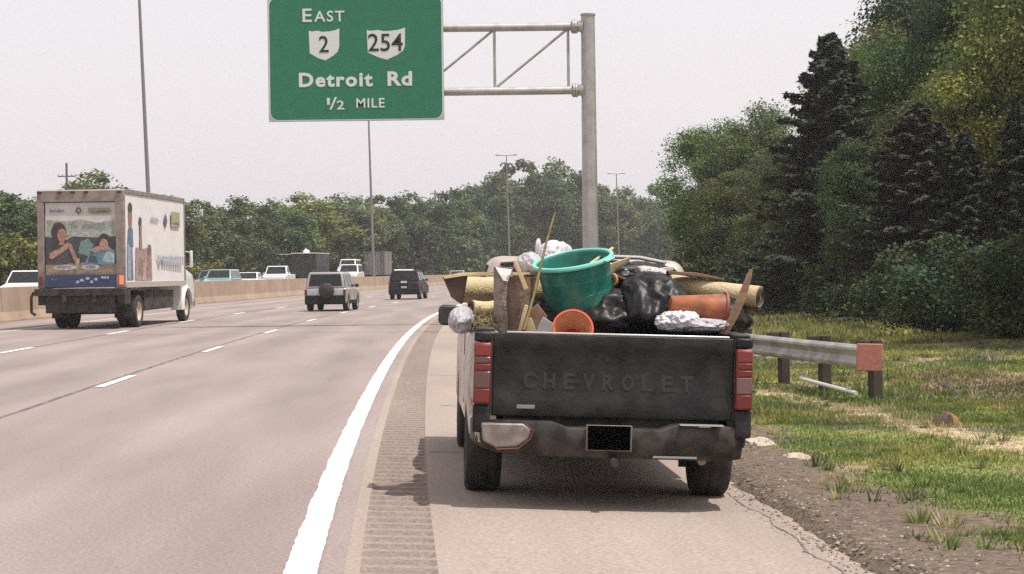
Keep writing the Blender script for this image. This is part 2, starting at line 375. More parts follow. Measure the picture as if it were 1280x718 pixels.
def weeds():
    V = []; Cc = []; r = random.Random(44)
    for i in range(900):
        y = 11+r.random()**1.2*40; x = r.uniform(1.5, .275*y+1); o = near_off(x, y)
        if o < 3.75 or nz(x, y, .6, 30) < -.05: continue
        z = ground_h(x, y, o)-.01; H = r.uniform(.05, .13)*(1 if y < 25 else 1.3); base = r.choice(((.10, .15, .04), (.16, .20, .06), (.30, .27, .12), (.09, .11, .05), (.38, .32, .18)))
        for k in range(r.randint(14, 34)):
            a = r.uniform(0, 6.28); q = r.uniform(0, .09); h = H*r.uniform(.4, 1.2); wd = r.uniform(.004, .012)*(1 if y < 25 else 1.7); cx, cy = x+math.cos(a)*q, y+math.sin(a)*q; ex, ey = cx+math.cos(a)*h*.7, cy+math.sin(a)*h*.7; t = r.uniform(.6, 1.5)
            V.extend([(cx-math.sin(a)*wd, cy+math.cos(a)*wd, z), (cx+math.sin(a)*wd, cy-math.cos(a)*wd, z), (ex, ey, z+h)]); Cc.extend([(base[0]*t, base[1]*t, base[2]*t, 1)]*3)
    o = MB().add(V, [(3*i, 3*i+1, 3*i+2) for i in range(len(V)//3)]).build('weeds', MATS['grass_blade']); tag(o, 'taller weed tufts scattered over the verge', 'weeds', kind='stuff')
    ca = o.data.color_attributes.new('tint', 'FLOAT_COLOR', 'POINT'); ca.data.foreach_set('color', np.array(Cc).ravel())
weeds()
# loose gravel as one mass
def gravel():
    V = []; F_ = []; Cc = []; r = random.Random(5)
    for i in range(9000):
        y = 9+(r.random()**1.5)*22; o = 3.02+abs(r.gauss(0, .55)); p = off(y, o)
        if r.random() < .10: o = 2.9+r.random()*.3; p = off(y, o)
        hb = hgt(o) if o < 3.12 else ground_h(p.x, p.y, o)
        s = r.choice((.006, .008, .010, .013, .018)); b = len(V); t = r.uniform(.5, 1.75)
        base = r.choice(((.15, .115, .09), (.19, .155, .125), (.09, .07, .06), (.25, .21, .165)))
        for q in ((1, 0, 0), (0, 1, 0), (-1, 0, 0), (0, -1, 0), (0, 0, .7)):
            V.append((p.x+q[0]*s*r.uniform(.6, 1.3), p.y+q[1]*s*r.uniform(.6, 1.3), hb-.002+q[2]*s)); Cc.append((base[0]*t, base[1]*t, base[2]*t, 1))
        F_ += [(b, b+1, b+4), (b+1, b+2, b+4), (b+2, b+3, b+4), (b+3, b, b+4)]
    o = MB().add(V, F_).build('gravel', attr_mat('gravel_stone')); tag(o, 'loose brown and grey gravel along the shoulder edge', 'gravel', kind='stuff')
    ca = o.data.color_attributes.new('tint', 'FLOAT_COLOR', 'POINT'); ca.data.foreach_set('color', np.array(Cc).ravel())
gravel()
def lump(name, p, sx, sy, sz, m, seed, label, cat, sub=3, group=None, rz=0.):
    import bmesh
    bm = bmesh.new(); bmesh.ops.create_icosphere(bm, subdivisions=sub, radius=1)
    for q in bm.verts:
        k = 1+.32*noise.noise(q.co*1.3+Vector((seed, 0, 0)))+.14*noise.noise(q.co*4+Vector((seed, 3, 0)))
        q.co = Vector((q.co.x*sx*k, q.co.y*sy*k, max(-.3, q.co.z)*sz*k))
    me = bpy.data.meshes.new(name); bm.to_mesh(me); bm.free(); me.materials.append(m)
    o = bpy.data.objects.new(name, me); COL.objects.link(o); o.location = p; o.rotation_euler = (0, 0, rz); tag(o, label, cat, group); return o
def gnd(px, py):
    for d in np.arange(8, 200, .1):
        p = W(px, py, d); h = ground_h(p.x, p.y, near_off(p.x, p.y))
        if p.z <= h: return Vector((p.x, p.y, h))
pale = mat('pale_concrete', (.48, .40, .33), .95, col2=(.34, .27, .21), scale=14, bump=.5)
p = gnd(950, 554); lump('concrete_chunk', p, .15, .5, .035, pale, 3, 'flat pale slab of broken concrete beside the pickup\'s rear tyre', 'concrete chunk')
p = gnd(995, 572); lump('concrete_chunk', p, .11, .26, .03, pale, 8, 'small flat pale lump of concrete at the gravel and grass boundary', 'concrete chunk')
rock = empty('broken_block', gnd(1180, 532)+Vector((0, 0, -.01)), (0, 0, .5)); tag(rock, 'broken brown and orange wedge shaped block lying in the dry grass', 'debris')
pr = [(-.15, 0), (.16, 0), (.08, .13), (-.01, .17)]
MB().ring([[(x*.9, -.10, z*.9) for x, z in pr], [(x, .0, z) for x, z in pr], [(x*.7, .12, z*.6) for x, z in pr]]).build('dark_face', mat('dark_clod', (.07, .045, .04), .95, col2=(.13, .08, .06), scale=30, bump=.6), rock, bevel=.02)
MB().ring([[(.05, -.115, 0), (.185, -.09, 0), (.135, -.09, .09), (.02, -.10, .155)], [(.05, .02, 0), (.2, .05, 0), (.13, .05, .1), (.02, .05, .165)]]).build('orange_face', mat('orange_clod', (.42, .20, .09), .95, col2=(.3, .16, .09), scale=20, bump=.6), rock, bevel=.015)
lump('stone', gnd(1180, 486), .10, .10, .09, mat('dark_stone', (.07, .055, .05), .95, bump=.5), 5, 'small dark stone in the bare patch beyond the guardrail end', 'stone')

# ------------------------------------------------------------------ trees
leaf_m = attr_mat('leaf', transl=.28, rand=.35, rough=.6)
fir_m = attr_mat('needle', transl=.08, rand=.2, rough=.7)
bark = mat('bark', (.10, .085, .07), .95, col2=(.17, .14, .11), scale=6, bump=.7, stretch=(1, 1, .25))
def cards(name, P, N, S, C, m, aspect=1.7):
    """many small leaf shaped faces: positions, facing directions, sizes, colours"""
    n = len(P); N = N/np.linalg.norm(N, axis=1)[:, None]
    r = rng.normal(size=(n, 3)); A = np.cross(N, r); A /= np.linalg.norm(A, axis=1)[:, None]+1e-9; B = np.cross(N, A)
    s = S[:, None]; V = np.empty((n, 4, 3)); V[:, 0] = P-A*s*aspect/2; V[:, 1] = P+B*s/2+N*s*.12; V[:, 2] = P+A*s*aspect/2; V[:, 3] = P-B*s/2+N*s*.12
    me = bpy.data.meshes.new(name); me.vertices.add(4*n); me.vertices.foreach_set('co', V.ravel()); me.loops.add(4*n)
    me.loops.foreach_set('vertex_index', np.arange(4*n, dtype=np.int32)); me.polygons.add(n)
    me.polygons.foreach_set('loop_start', np.arange(0, 4*n, 4, dtype=np.int32)); me.polygons.foreach_set('loop_total', np.full(n, 4, np.int32)); me.update(); me.validate()
    ca = me.color_attributes.new('tint', 'FLOAT_COLOR', 'POINT'); ca.data.foreach_set('color', np.repeat(np.hstack([C, np.ones((n, 1))]), 4, axis=0).ravel())
    me.materials.append(m); return me
def broadleaf(seed, H, Wd, nl, ls, nclump, base=.12, ragged=1.0, cr=.17):
    """crown of leaf clumps on limbs; unit: metres. returns crown mesh, trunk mesh builder"""
    r = np.random.default_rng(seed); cl = []
    zc, rz, rx = H*(base+1)/2, H*(1-base)/2, Wd/2
    ph = r.uniform(0, 6.28, 6)
    while len(cl) < nclump:
        u = r.normal(size=3); u /= np.linalg.norm(u); k = r.uniform(.25, 1.0)**.45
        lobes = 1+.22*ragged*math.sin(2*math.atan2(u[1], u[0])+ph[0]+2*u[2])+.16*ragged*math.sin(4*u[2]+ph[1]+math.atan2(u[1], u[0]))+.10*r.normal()*ragged
        t = u*min(1.08, k*lobes)
        if t[2] < -.8: continue
        cl.append((t[0]*rx*.86, t[1]*rx*.86, zc+t[2]*rz*.90, Wd*cr*r.uniform(.55, 1.2)))
    cl = np.array(cl); wts = cl[:, 3]**2; wts /= wts.sum(); ci = r.choice(len(cl), nl, p=wts)
    u = r.normal(size=(nl, 3)); u /= np.linalg.norm(u, axis=1)[:, None]; rad = r.uniform(0, 1, nl)**.42
    spk = 1+.25*np.sin(u[:, 0]*7+ci)*np.sin(u[:, 1]*6+2*ci)+.12*r.normal(size=nl)
    P = cl[ci, :3]+u*(rad*spk*cl[ci, 3])[:, None]*np.array([1, 1, .72]); P[:, 2] = np.maximum(P[:, 2], .25*r.uniform(0, 1, nl)+.1)
    N = u*.7+r.normal(size=(nl, 3))*.6+np.array([0, 0, .55])
    tone = r.normal(size=len(cl))*.27; yel = np.clip(r.normal(size=len(cl))*.5, -1, 1.2)
    tv = np.clip(1+tone[ci]+r.normal(size=nl)*.20, .45, 1.8)
    C = np.stack([(.066+.026*yel[ci])*tv, (.092+.016*yel[ci])*tv, (.036-.004*yel[ci])*tv], 1); C = np.clip(C, .01, 1)
    S = ls*r.uniform(.6, 1.4, nl)
    me = cards('leaves', P, N, S, C, leaf_m)
    tk = MB(); th = H*.62; px, py = r.uniform(-.03, .03, 2)*H
    mid = Vector((px, py, th*.5)); top = Vector((px*1.3, py*1.3, th))
    tk.tube([(0, 0, -.2), (0, 0, .25), mid, top], [H*.028, H*.021, H*.015, H*.006], 10)
    for i in r.choice(len(cl), min(14, len(cl)), replace=False):
        c = Vector(cl[i, :3]); t = max(.12, min(.9, (c.z-.18*H)/th*.8)); s0 = Vector((0, 0, 0)).lerp(mid, min(1, t*2)) if t < .5 else mid.lerp(top, (t-.5)*2)
        if c.z < s0.z: continue
        k = (s0+c)*.5+Vector((0, 0, .05*H)); tk.tube([s0, k, c], [H*.008, H*.005, H*.002], 6)
    return me, tk
def conifer(seed, H, Wd, nl, ls):
    r = np.random.default_rng(seed); P = []; N = []; T = []; tk = MB()
    tk.tube([(0, 0, -.2), (0, 0, H*.5), (0, 0, H*.97)], [H*.02, H*.011, H*.003], 8)
    nb = 210; per = nl//nb
    for b in range(nb):
        t = (b+r.uniform())/nb; z = H*(.03+.955*t**.9); a = b*2.39996+r.uniform(-.4, .4); L = (Wd/2*(1-t)**.80+.10)*r.uniform(.55, 1.2)*(1+.16*math.sin(b*.9+seed))
        dr = .12+.34*(1-t)
        s = r.uniform(.05, 1, per)**.6; lat = r.normal(size=per)*.16*L*(1.15-s)+r.normal(size=per)*.05
        d = np.array([math.cos(a), math.sin(a)]); q = np.array([-d[1], d[0]])
        zz_ = z-dr*L*s+.22*L*s**3+r.normal(size=per)*.045*H/10-np.abs(lat)*.3
        P.append(np.column_stack([d[0]*L*s+q[0]*lat, d[1]*L*s+q[1]*lat, np.maximum(zz_, .08)]))
        N.append(np.column_stack([d[0]*.5+r.normal(size=per)*.5, d[1]*.5+r.normal(size=per)*.5, .8+r.normal(size=per)*.3]))
        T.append(np.full(per, 1+.14*r.normal())+.35*(s-.6))
        if b % 6 == 0: tk.tube([(0, 0, z), (d[0]*L*.8, d[1]*L*.8, z-dr*L*.7)], [.02, .008], 5)
    P = np.vstack(P); N = np.vstack(N); T = np.clip(np.concatenate(T)+r.normal(size=len(P))*.15, .4, 1.7)
    C = np.stack([.033*T, .044*T, .025*T], 1)
    return cards('needles', P, N, ls*r.uniform(.6, 1.4, len(P)), C, fir_m, aspect=2.6), tk
def proto_tree(me, tk, bn='bark'):
    d = bpy.data.meshes.new('trunk'); d.from_pydata(tk.v, [], tk.f); d.materials.append(bark); d.update(); d.polygons.foreach_set('use_smooth', [True]*len(d.polygons))
    return me, d
NB = [proto_tree(*broadleaf(11, 10, 6.6, 62000, .078, 110)), proto_tree(*broadleaf(12, 10, 6.0, 62000, .078, 95, ragged=1.2)),
      proto_tree(*broadleaf(13, 10, 7.4, 66000, .08, 125, base=.08)), proto_tree(*broadleaf(14, 10, 5.4, 52000, .075, 85, ragged=1.3))]
NC = [proto_tree(*conifer(21, 10, 4.6, 36000, .085)), proto_tree(*conifer(22, 10, 5.2, 36000, .09))]
FB = [proto_tree(*broadleaf(31+i, 10, wd, 13000, .19, 90, base=b, ragged=rg, cr=.13)) for i, (wd, b, rg) in enumerate(((7.5, .1, .8), (6.6, .05, .9), (8.4, .14, .7), (6.4, .14, 1.0)))]
BU = [proto_tree(*broadleaf(51, 3, 4.2, 9000, .085, 40, base=-.15, cr=.2)), proto_tree(*broadleaf(52, 3, 3.4, 9000, .085, 34, base=-.15, ragged=1.4, cr=.2))]
BF = [proto_tree(*broadleaf(53, 3, 4.4, 2500, .16, 26, base=-.15, cr=.2))]
def tree(name, kind, px, top, d, label, group=None, wide=1., tint=(1, 1, 1), rz=None, cat='tree', x=None, H=None):
    me, tkm = kind; base = W(px, 340, d); bx = base.x if x is None else x
    h0 = ground_h(bx, d, near_off(bx, d)); ht = (W(px, top, d).z-h0) if H is None else H
    ref = 3. if kind in BU+BF else 10.
    s = ht/ref; e = empty(name, (bx, d, h0), (0, 0, random.uniform(0, 6.28) if rz is None else rz)); e.scale = (s*wide, s*wide, s)
    tag(e, label, cat, group)
    c = bpy.data.objects.new('crown' if cat == 'tree' else 'foliage', me); t = bpy.data.objects.new('trunk' if cat == 'tree' else 'stem', tkm)
    for q in (c, t): COL.objects.link(q); q.parent = e
    c.color = (*tint, 1); return e
RG = 'trees in the wood on the right of the shoulder'
Y, OR, DK, LG, BL = (2.2, 1.95, .95), (2.0, 1.4, .9), (.9, 1.0, .9), (1.75, 1.8, 1.05), (1.3, 1.4, 1.1)
for a in [
    ('pine_tree', NC[1], 1040, 40, 72, 'tall narrow dark conifer with a spiky top standing against the sky', RG, 1.45, (1, 1, 1)),
    ('pine_tree', NC[1], 1148, 128, 60, 'dark conifer in front of the wood, above the shaded grass by the guardrail end', RG, 1.75, (.9, .9, .85)),
    ('pine_tree', NC[0], 1207, 165, 56, 'dark conifer between the yellow green tree and the guardrail conifer', RG, 1.6, (.85, .85, .85)),
    ('pine_tree', NC[0], 1272, 128, 53, 'dark conifer cut by the right edge of the photo', RG, 1.25, (.9, .9, .85)),
    ('pine_tree', NC[1], 1095, 190, 66, 'low dark conifer at the foot of the tall spiky conifer', RG, 1.35, (.9, .9, 1)),
    ('pine_tree', NC[0], 1008, 235, 77, 'smallest dark conifer at the left of the spiky conifer', RG, 1.35, (.9, .9, 1)),
    ('leafy_tree', NB[0], 893, 148, 106, 'leafy green tree at the left end of the right-hand wood', RG, 1.0, LG),
    ('leafy_tree', NB[1], 958, 124, 98, 'green tree with an uneven top, second from the left end of the right-hand wood', RG, 1.05, (1.4, 1.35, 1)),
    ('leafy_tree', NB[3], 920, 215, 92, 'lower rounded tree in front of the left end of the wood', RG, 1.3, (1.5, 1.45, 1)),
    ('leafy_tree', NB[2], 1000, 165, 88, 'broad tree filling the gap left of the tall spiky conifer', RG, .95, DK),
    ('leafy_tree', NB[1], 1092, 30, 82, 'tall tree with orange tinted leaves right of the spiky conifer', RG, .85, (1.8, 1.45, .95)),
    ('leafy_tree', NB[0], 1075, 62, 86, 'slim grey green tree behind the spiky conifer', RG, .62, BL),
    ('leafy_tree', NB[2], 1150, 8, 78, 'large grey green tree below the highest dark crown', RG, .8, LG),
    ('leafy_tree', NB[3], 1185, -75, 84, 'tallest dark tree rising out of the top of the photo', RG, 1.0, DK),
    ('leafy_tree', NB[1], 1255, 28, 63, 'yellow green sunlit tree near the right edge of the photo', RG, 1.0, Y),
    ('leafy_tree', NB[0], 1235, -95, 76, 'tall green tree behind the yellow green one', RG, .9, (1.15, 1.15, 1)),
    ('leafy_tree', NB[2], 1310, -110, 64, 'tall tree whose crown leaves the photo at its top right corner', RG, .9, LG),
    ('leafy_tree', NB[3], 1195, 88, 68, 'mid height olive tree between the conifers', RG, 1.1, (1.4, 1.25, 1)),
    ('leafy_tree', NB[0], 1075, 170, 76, 'light green leafy tree low down beside the spiky conifer', RG, .9, (1.8, 1.65, 1.05)),
    ('leafy_tree', NB[2], 1120, 118, 73, 'spreading olive tree above the guardrail conifer', RG, .8, (1.5, 1.35, 1)),
    ('leafy_tree', NB[1], 970, 240, 84, 'small bushy tree right behind the carpet roll on the pickup', RG, 1.3, (1.2, 1.2, .95)),
    ('leafy_tree', NB[3], 1066, 178, 64, 'young leafy tree in front of the spiky conifer\'s right side', RG, .8, (1.2, 1.25, 1.0)),
    ('leafy_tree', NB[0], 1012, 218, 74, 'young leafy tree in front of the smallest conifer', RG, 1.0, (1.5, 1.45, 1.0)),
]: tree(*a)
UG = 'bushes along the foot of the right-hand wood'
for i, (px, top, d, lb) in enumerate([(872, 292, 98, 'dark bush at the left corner of the wood'), (905, 300, 94, 'bush beside the corner bush of the wood'), (945, 305, 88, 'bush just above the end of the carpet roll'),
        (985, 300, 82, 'bush below the smallest conifer'), (1030, 305, 76, 'bush under the tall spiky conifer'), (1075, 300, 69, 'bush behind the low dark conifer'), (1118, 300, 63, 'bush above the guardrail end plate'),
        (1165, 300, 57, 'bush under the guardrail conifer'), (1215, 300, 52, 'bush in the deepest shade of the wood'), (1262, 300, 48, 'last bush before the right edge of the photo')]):
    tree('bush', BU[i % 2], px, top, d-4, lb, UG, 1.25, (.8, .85, .78), cat='bush')
for i, (x, d, H, lb) in enumerate([(14.5, 41, 13, None), (15.5, 33, 12, None)]):     # neighbours just outside the frame, they shade the verge
    tree('leafy_tree', NB[i], 0, 0, d, 'tall tree of the wood standing just right of the photo', RG, .9, x=x, H=H)
tree('pine_tree', NC[1], 0, 0, 45, 'dark conifer of the wood standing just right of the photo', RG, 1.2, x=13.6, H=8)

LGp = 'trees behind the oncoming lanes'
far = [(-22, 244, 158, 'green tree at the far left edge of the photo'), (12, 242, 160, 'bright green tree left of the box truck'), (46, 248, 163, 'tree half hidden by the left side of the box truck'),
 (122, 219, 190, 'tree top showing over the roof of the box truck'), (88, 262, 168, 'tree hidden behind the left half of the box truck body'), (165, 250, 178, 'tree behind the right half of the box truck body'), (205, 250, 186, 'tree behind the cab of the box truck'),
 (238, 252, 200, 'tree just right of the box truck roof'), (268, 262, 205, 'low rounded tree above the teal minivan'), (292, 250, 215, 'tree above the white sedan'), (322, 256, 222, 'tree left of the white pickup roof'),
 (345, 250, 232, 'tree straight above the oncoming white pickup'), (372, 246, 240, 'tree above the dark box trailer'), (400, 256, 246, 'olive tree right of the dark box trailer'), (428, 244, 256, 'tree above the white van'),
 (452, 250, 264, 'tree left of the lamp mast under the road sign'), (484, 246, 272, 'tree right of the lamp mast under the road sign'), (512, 241, 282, 'tree with a spiky top above the dark car'),
 (538, 256, 296, 'low tree at the left of the utility pole in the gap'), (566, 238, 305, 'tree at the right of the utility pole in the gap'), (590, 232, 318, 'rounded tree left of the far lamp mast'),
 (615, 222, 330, 'tree stepping up to the tall pair'), (645, 202, 345, 'left one of the two tallest far trees'), (693, 200, 350, 'right one of the two tallest far trees, against the gantry post'),
 (668, 222, 342, 'darker tree between the two tallest far trees'), (722, 218, 356, 'tree partly hidden by the gantry post'), (755, 236, 362, 'tree just right of the gantry post'), (788, 238, 372, 'tree right of the farthest lamp mast'),
 (818, 233, 382, 'tree with a peaked top left of the wood'), (846, 246, 392, 'last far tree before the right-hand wood'), (876, 240, 402, 'far tree behind the left end of the right-hand wood'), (740, 232, 372, 'tree behind the gantry post')]
for i, (px, top, d, lb) in enumerate(far):
    t = random.uniform(.85, 1.2); big = px in (645, 693)
    tree('leafy_tree', FB[(i*7+3) % 3], px, top, d, lb, LGp, {1: 1.15, 0: 1.35}[0 if d < 300 else 1]*(.85 if big else 1), (1.5*t, 1.6*t, 1.1*t) if px < 60 or px in (400, 372, 345) else (1.1*t, 1.25*t, 1.1*t))
BGp = 'bushes lining the oncoming lanes'
bs = [(15, 285, 140, 'yellow green bush left of the box truck', (2.2, 1.7, .8)), (-12, 295, 138, 'bush cut by the left edge of the photo', (2.0, 1.6, .8)), (40, 305, 142, 'bush touching the left side of the box truck', (1.9, 1.6, .9)), (262, 322, 168, 'yellow green bush above the teal minivan', (2.4, 1.9, .8)),
 (585, 285, 292, 'light grey green bush in front of the dark far tree', (1.5, 1.5, 1.5)), (540, 322, 285, 'low yellow green bush at the far bend', (2.2, 1.8, .9)), (518, 326, 280, 'lowest bush above the dark car', (2, 1.7, .9))]
for i, (px, top, d, lb, tn_) in enumerate(bs): tree('bush', BF[0], px, top, d, lb, BGp, 1.0 if px > 100 else 1.15, tn_, cat='bush')
for i, px in enumerate(range(-20, 880, 30)):       # undergrowth below the far trees
    d = float(np.interp(px, [-20, 180, 350, 450, 640, 880], [150, 176, 232, 262, 332, 392]))
    tree('bush', BF[0], px+random.uniform(-6, 6), 341-random.uniform(30, 50)*(1 if px < 500 else .9), d, 'dark undergrowth bush below the trees behind the oncoming lanes', 'dark undergrowth below the far trees', 1.2, (.9, .95, .95), cat='bush')

# ------------------------------------------------------------------ road sign gantry
galv = mat('galvanised_steel', (.36, .34, .335), .5, .55, col2=(.44, .42, .41), scale=3, bump=.1)
def gantry():
    D = 58.0; k = D/F; b = W(738.5, 340, D); e = empty('sign_gantry', (b.x, D, -.25)); tag(e, 'grey steel cantilever gantry post and truss holding the green road sign', 'gantry')
    X = lambda px: (px-737)*k; Zb = .25+CH
    Zt = lambda y: (337.8-y)*k+Zb
    zt = Zt(20); MB().tube([(0, 0, 0), (0, 0, zt)], [.245, .205], 28).build('post', galv, e, smooth='auto')
    MB().tube([(0, 0, zt), (0, 0, zt+.05)], .225, 28).build('post_cap', galv, e, smooth='auto')
    MB().tube([(0, 0, .1), (0, 0, .28)], .42, 24).build('base_plate', galv, e, smooth='auto')
    zT, zB = Zt(33.5), Zt(113); xl = X(352)
    for z, n in ((zT, 'top_chord'), (zB, 'bottom_chord')):
        MB().tube([(xl, 0, z), (-.2, 0, z)], .122, 18).build(n, galv, e, smooth='auto')
        fl = MB().tube([(-.46, 0, z), (-.40, 0, z)], .21, 18).tube([(-.39, 0, z), (-.33, 0, z)], .21, 18)
        for a in range(8):
            q = (0, math.cos(a*.785)*.165, z+math.sin(a*.785)*.165); fl.tube([(-.50, q[1], q[2]), (-.30, q[1], q[2])], .02, 6)
        fl.build('flange', galv, e, smooth='auto')
        MB().tube([(-.33, 0, z), (-.15, 0, z)], [.14, .2], 16).build('collar', galv, e, smooth='auto')
    bay = 92*k; x = X(712); i = 0
    while x > xl:
        MB().tube([(x, 0, zB), (x, 0, zT)], .042, 8).build('strut', galv, e)
        if x-bay > xl-.1: MB().tube([(x-bay, 0, zB+.08), (x-.05, 0, zT-.10)], .038, 8).build('diagonal', galv, e)
        x -= bay
    # the sign hangs on the truss: a thing of its own
    c = W(446, 74.5, D); s = empty('road_sign', (c.x, D-.36, c.z), (0, 0, 0)); tag(s, 'green overhead road sign for Detroit Rd with two white route shields', 'road sign')
    alu = mat('sign_aluminium', (.42, .43, .42), .5, .3); grn = mat('sign_green', (.008, .142, .078), .45, col2=(.010, .155, .086), scale=3); wh = mat('sign_white', (.60, .62, .60), .5); bk = mat('sign_black', (.012, .012, .014), .5)
    HW, HH = 109*k, 78*k
    MB().box((0, .02, 0), (2*HW, .03, 2*HH)).build('back_panel', alu, s)
    def rrect(hw, hh, r): return [(cx*(hw-r)+r*math.cos(a), cz*(hh-r)+r*math.sin(a)) for cx, cz, a0 in ((1, 1, 0), (-1, 1, 90), (-1, -1, 180), (1, -1, 270)) for a in (R(a0+t) for t in range(0, 91, 10))]
    MB().prism(rrect(HW-.025, HH-.025, .26), -.002, .003, 'y').build('border', wh, s)
    MB().prism(rrect(HW-.055, HH-.055, .235), -.006, .001, 'y').build('green_face', grn, s)
    for i in range(-2, 3): MB().box((i*HW*.42, .2, 0), (.07, .30, 2*HH*.95)).build('bracket', galv, s)
    PX = lambda px: (px-446)*k; PZ = lambda py: (74.5-py)*k
    T = lambda t, a, b_, y0, y1, m=wh, bo=.012, y=-.012, sp=1.: text(t, 'lettering', m, s, PX(a), PX(b_), PZ(y1), PZ(y0), y, bold=bo, space=sp)
    T('E', 380.5, 392, 12.5, 29); T('AST', 395, 432.5, 15.5, 29, sp=1.15)
    T('Detroit', 375, 466.5, 92, 110, bo=.034, sp=1.16); T('Rd', 485, 515.5, 91.5, 109.5, bo=.034, sp=1.1)
    T('1', 409.5, 413, 123.5, 132, bo=0); T('/', 412.5, 422, 122.5, 138, bo=.0); T('2', 421.5, 431, 127, 138); T('MILE', 446, 481, 124.5, 136.2, sp=1.12)
    for (a, b_, t, q) in ((388, 426, '2', (400.5, 412.5)), (460, 507.5, '254', (461.5, 504.5))):
        w_ = b_-a; m_ = (a+b_)/2
        pts = [(a, 40), (a+w_*.10, 41), (a+w_*.28, 40), (a+w_*.45, 41.6), (a+w_*.62, 41.2), (b_-w_*.16, 40), (b_, 37.5), (b_-.4, 60), (b_-w_*.06, 66), (b_-w_*.2, 71), (m_+1, 77), (m_-w_*.2, 74), (a+w_*.12, 70), (a+1.0, 68)]
        MB().prism([(PX(x_), PZ(y_)) for x_, y_ in pts], -.010, -.005, 'y').build('route_shield', wh, s)
        T(t, q[0], q[1], 46.5 if t == '2' else 44.5, 67 if t == '2' else 66.5, bk, .006, -.016)
gantry()

# ------------------------------------------------------------------ guardrail
wood_d = mat('weathered_post', (.035, .026, .022), .95, col2=(.065, .048, .04), scale=5, bump=.6, stretch=(1, 1, .2))
def guardrail():
    pts = [(4.55, 26.0), (4.18, 27.9), (3.86, 29.8), (3.52, 31.7), (3.16, 33.6), (2.80, 35.5), (2.46, 37.4), (2.14, 39.3), (1.86, 41.2), (1.62, 43.1), (1.44, 45.)]
    z = 47.; 
    while z < 130: p = off(z, 4.1); pts.append((p.x, p.y)); z += 1.9
    e = empty('guardrail', (pts[0][0], pts[0][1], -.17)); tag(e, 'steel guardrail on dark wooden posts with a faded red end plate', 'guardrail')
    P = [Vector((x-pts[0][0], y-pts[0][1], 0)) for x, y in pts]
    prof = [(0, .72), (-.03, .715), (-.075, .68), (-.08, .65), (-.03, .60), (-.015, .565), (-.03, .53), (-.08, .48), (-.075, .45), (-.03, .415), (0, .41)]   # (outwards towards the road, height)
    prof2 = [(a+.012, h) for a, h in reversed(prof)]; rings = []
    for i, p in enumerate(P):
        t = (P[min(i+1, len(P)-1)]-P[max(i-1, 0)]).normalized(); nrm = Vector((t.y, -t.x, 0)); 
        if i == 0: rings.append([p-t*.35+nrm*a+Vector((0, 0, h)) for a, h in prof+prof2])
        rings.append([p+nrm*a+Vector((0, 0, h)) for a, h in prof+prof2])
    MB().ring(rings).build('rail', mat('rail_steel', (.36, .345, .335), .5, .5, col2=(.24, .22, .21), scale=2.5, bump=.1), e, smooth='auto')
    for i, p in enumerate(P[:26]):
        t = (P[min(i+1, len(P)-1)]-P[max(i-1, 0)]).normalized(); nrm = Vector((t.y, -t.x, 0)); rot = Matrix.Rotation(math.atan2(-t.x, t.y), 3, 'Z')
        po = MB().box(p+nrm*.27+Vector((0, 0, .345)), (.135, .20, .86), rot).build('post', wood_d, e, bevel=.008)
        MB().box(p+nrm*.105+Vector((0, 0, .59)), (.155, .15, .36), rot).build('spacer', wood_d, po, bevel=.006)
    t = (P[1]-P[0]).normalized(); q = P[0]-t*.40
    MB().box(q+Vector((.03, -.02, .565)), (.34, .03, .36), Matrix.Rotation(R(2), 3, 'Y')).build('end_plate', mat('faded_red_plate', (.36, .10, .065), .7, col2=(.33, .16, .13), scale=24, lo=.35, hi=.65), e, bevel=.012)
    MB().tube([P[0]+Vector((-.02, -.12, .08)), P[1]+Vector((-.05, 0, .16)), P[1]+Vector((-.05, .2, .17))], .028, 10).build('anchor_rod', mat('bright_steel', (.68, .66, .64), .4, .3), e, smooth='auto')
guardrail()

# ------------------------------------------------------------------ lamp masts and utility poles
mast_m = mat('mast_steel', (.22, .21, .205), .5, .5)
def mast(px, py_base, d, top_px, H, label, arm=1.0, r=.13):
    b = W(px, py_base, d); e = empty('lamp_mast', (b.x, d, .6)); tag(e, label, 'lamp mast', 'lamp masts along the motorway')
    lean = (top_px-px)*d/F
    MB().tube([(0, 0, 0), (lean*.5, 0, H*.5), (lean, 0, H)], [r, r*.75, r*.5], 12).build('pole', mast_m, e, smooth='auto')
    MB().tube([(lean-arm, 0, H+.05), (lean, 0, H-.02), (lean+arm, 0, H+.05)], .045, 8).build('arm', mast_m, e)
    for s in (-1, 1): MB().box((lean+s*(arm+.2), 0, H+.05), (.62, .3, .14)).build('lamp_head', mast_m, e, bevel=.03)
mast(189.5, 235, 97, 175, 17.5, 'dark leaning lamp mast rising behind the box truck', r=.12)
mast(467, 320, 187, 462.5, 17.4, 'lamp mast seen below the bottom edge of the green sign', r=.15)
mast(637, 320, 270, 634.5, 16.9, 'slim lamp mast in front of the tallest far trees', r=.15)
mast(774, 315, 330, 771.5, 17.1, 'farthest lamp mast, right of the gantry post', r=.16)
pw = mat('utility_pole_wood', (.13, .10, .085), .9)
def upole(px, top, d, arms, label):
    b = W(px, 340, d); h0 = 0; H = W(px, top, d).z; e = empty('utility_pole', (b.x, d, h0)); tag(e, label, 'utility pole', 'wooden utility poles behind the trees')
    MB().tube([(0, 0, 0), (0, 0, H)], [.17, .12], 10).build('pole', pw, e, smooth='auto')
    for dz, L in arms: MB().box((0, .1, H-dz), (L, .12, .13)).build('crossarm', pw, e)
    for dz, L in arms:
        for s in (-.95, -.5, .5, .95): MB().tube([(s*L/2, .1, H-dz+.06), (s*L/2, .1, H-dz+.24)], .04, 6).build('insulator', pw, e)
upole(85, 204, 215, [(1.45, 2.0)], 'wooden utility pole with one crossarm above the box truck roof')
upole(545, 238, 320, [(.6, 1.6)], 'small utility pole in the gap of the far trees')

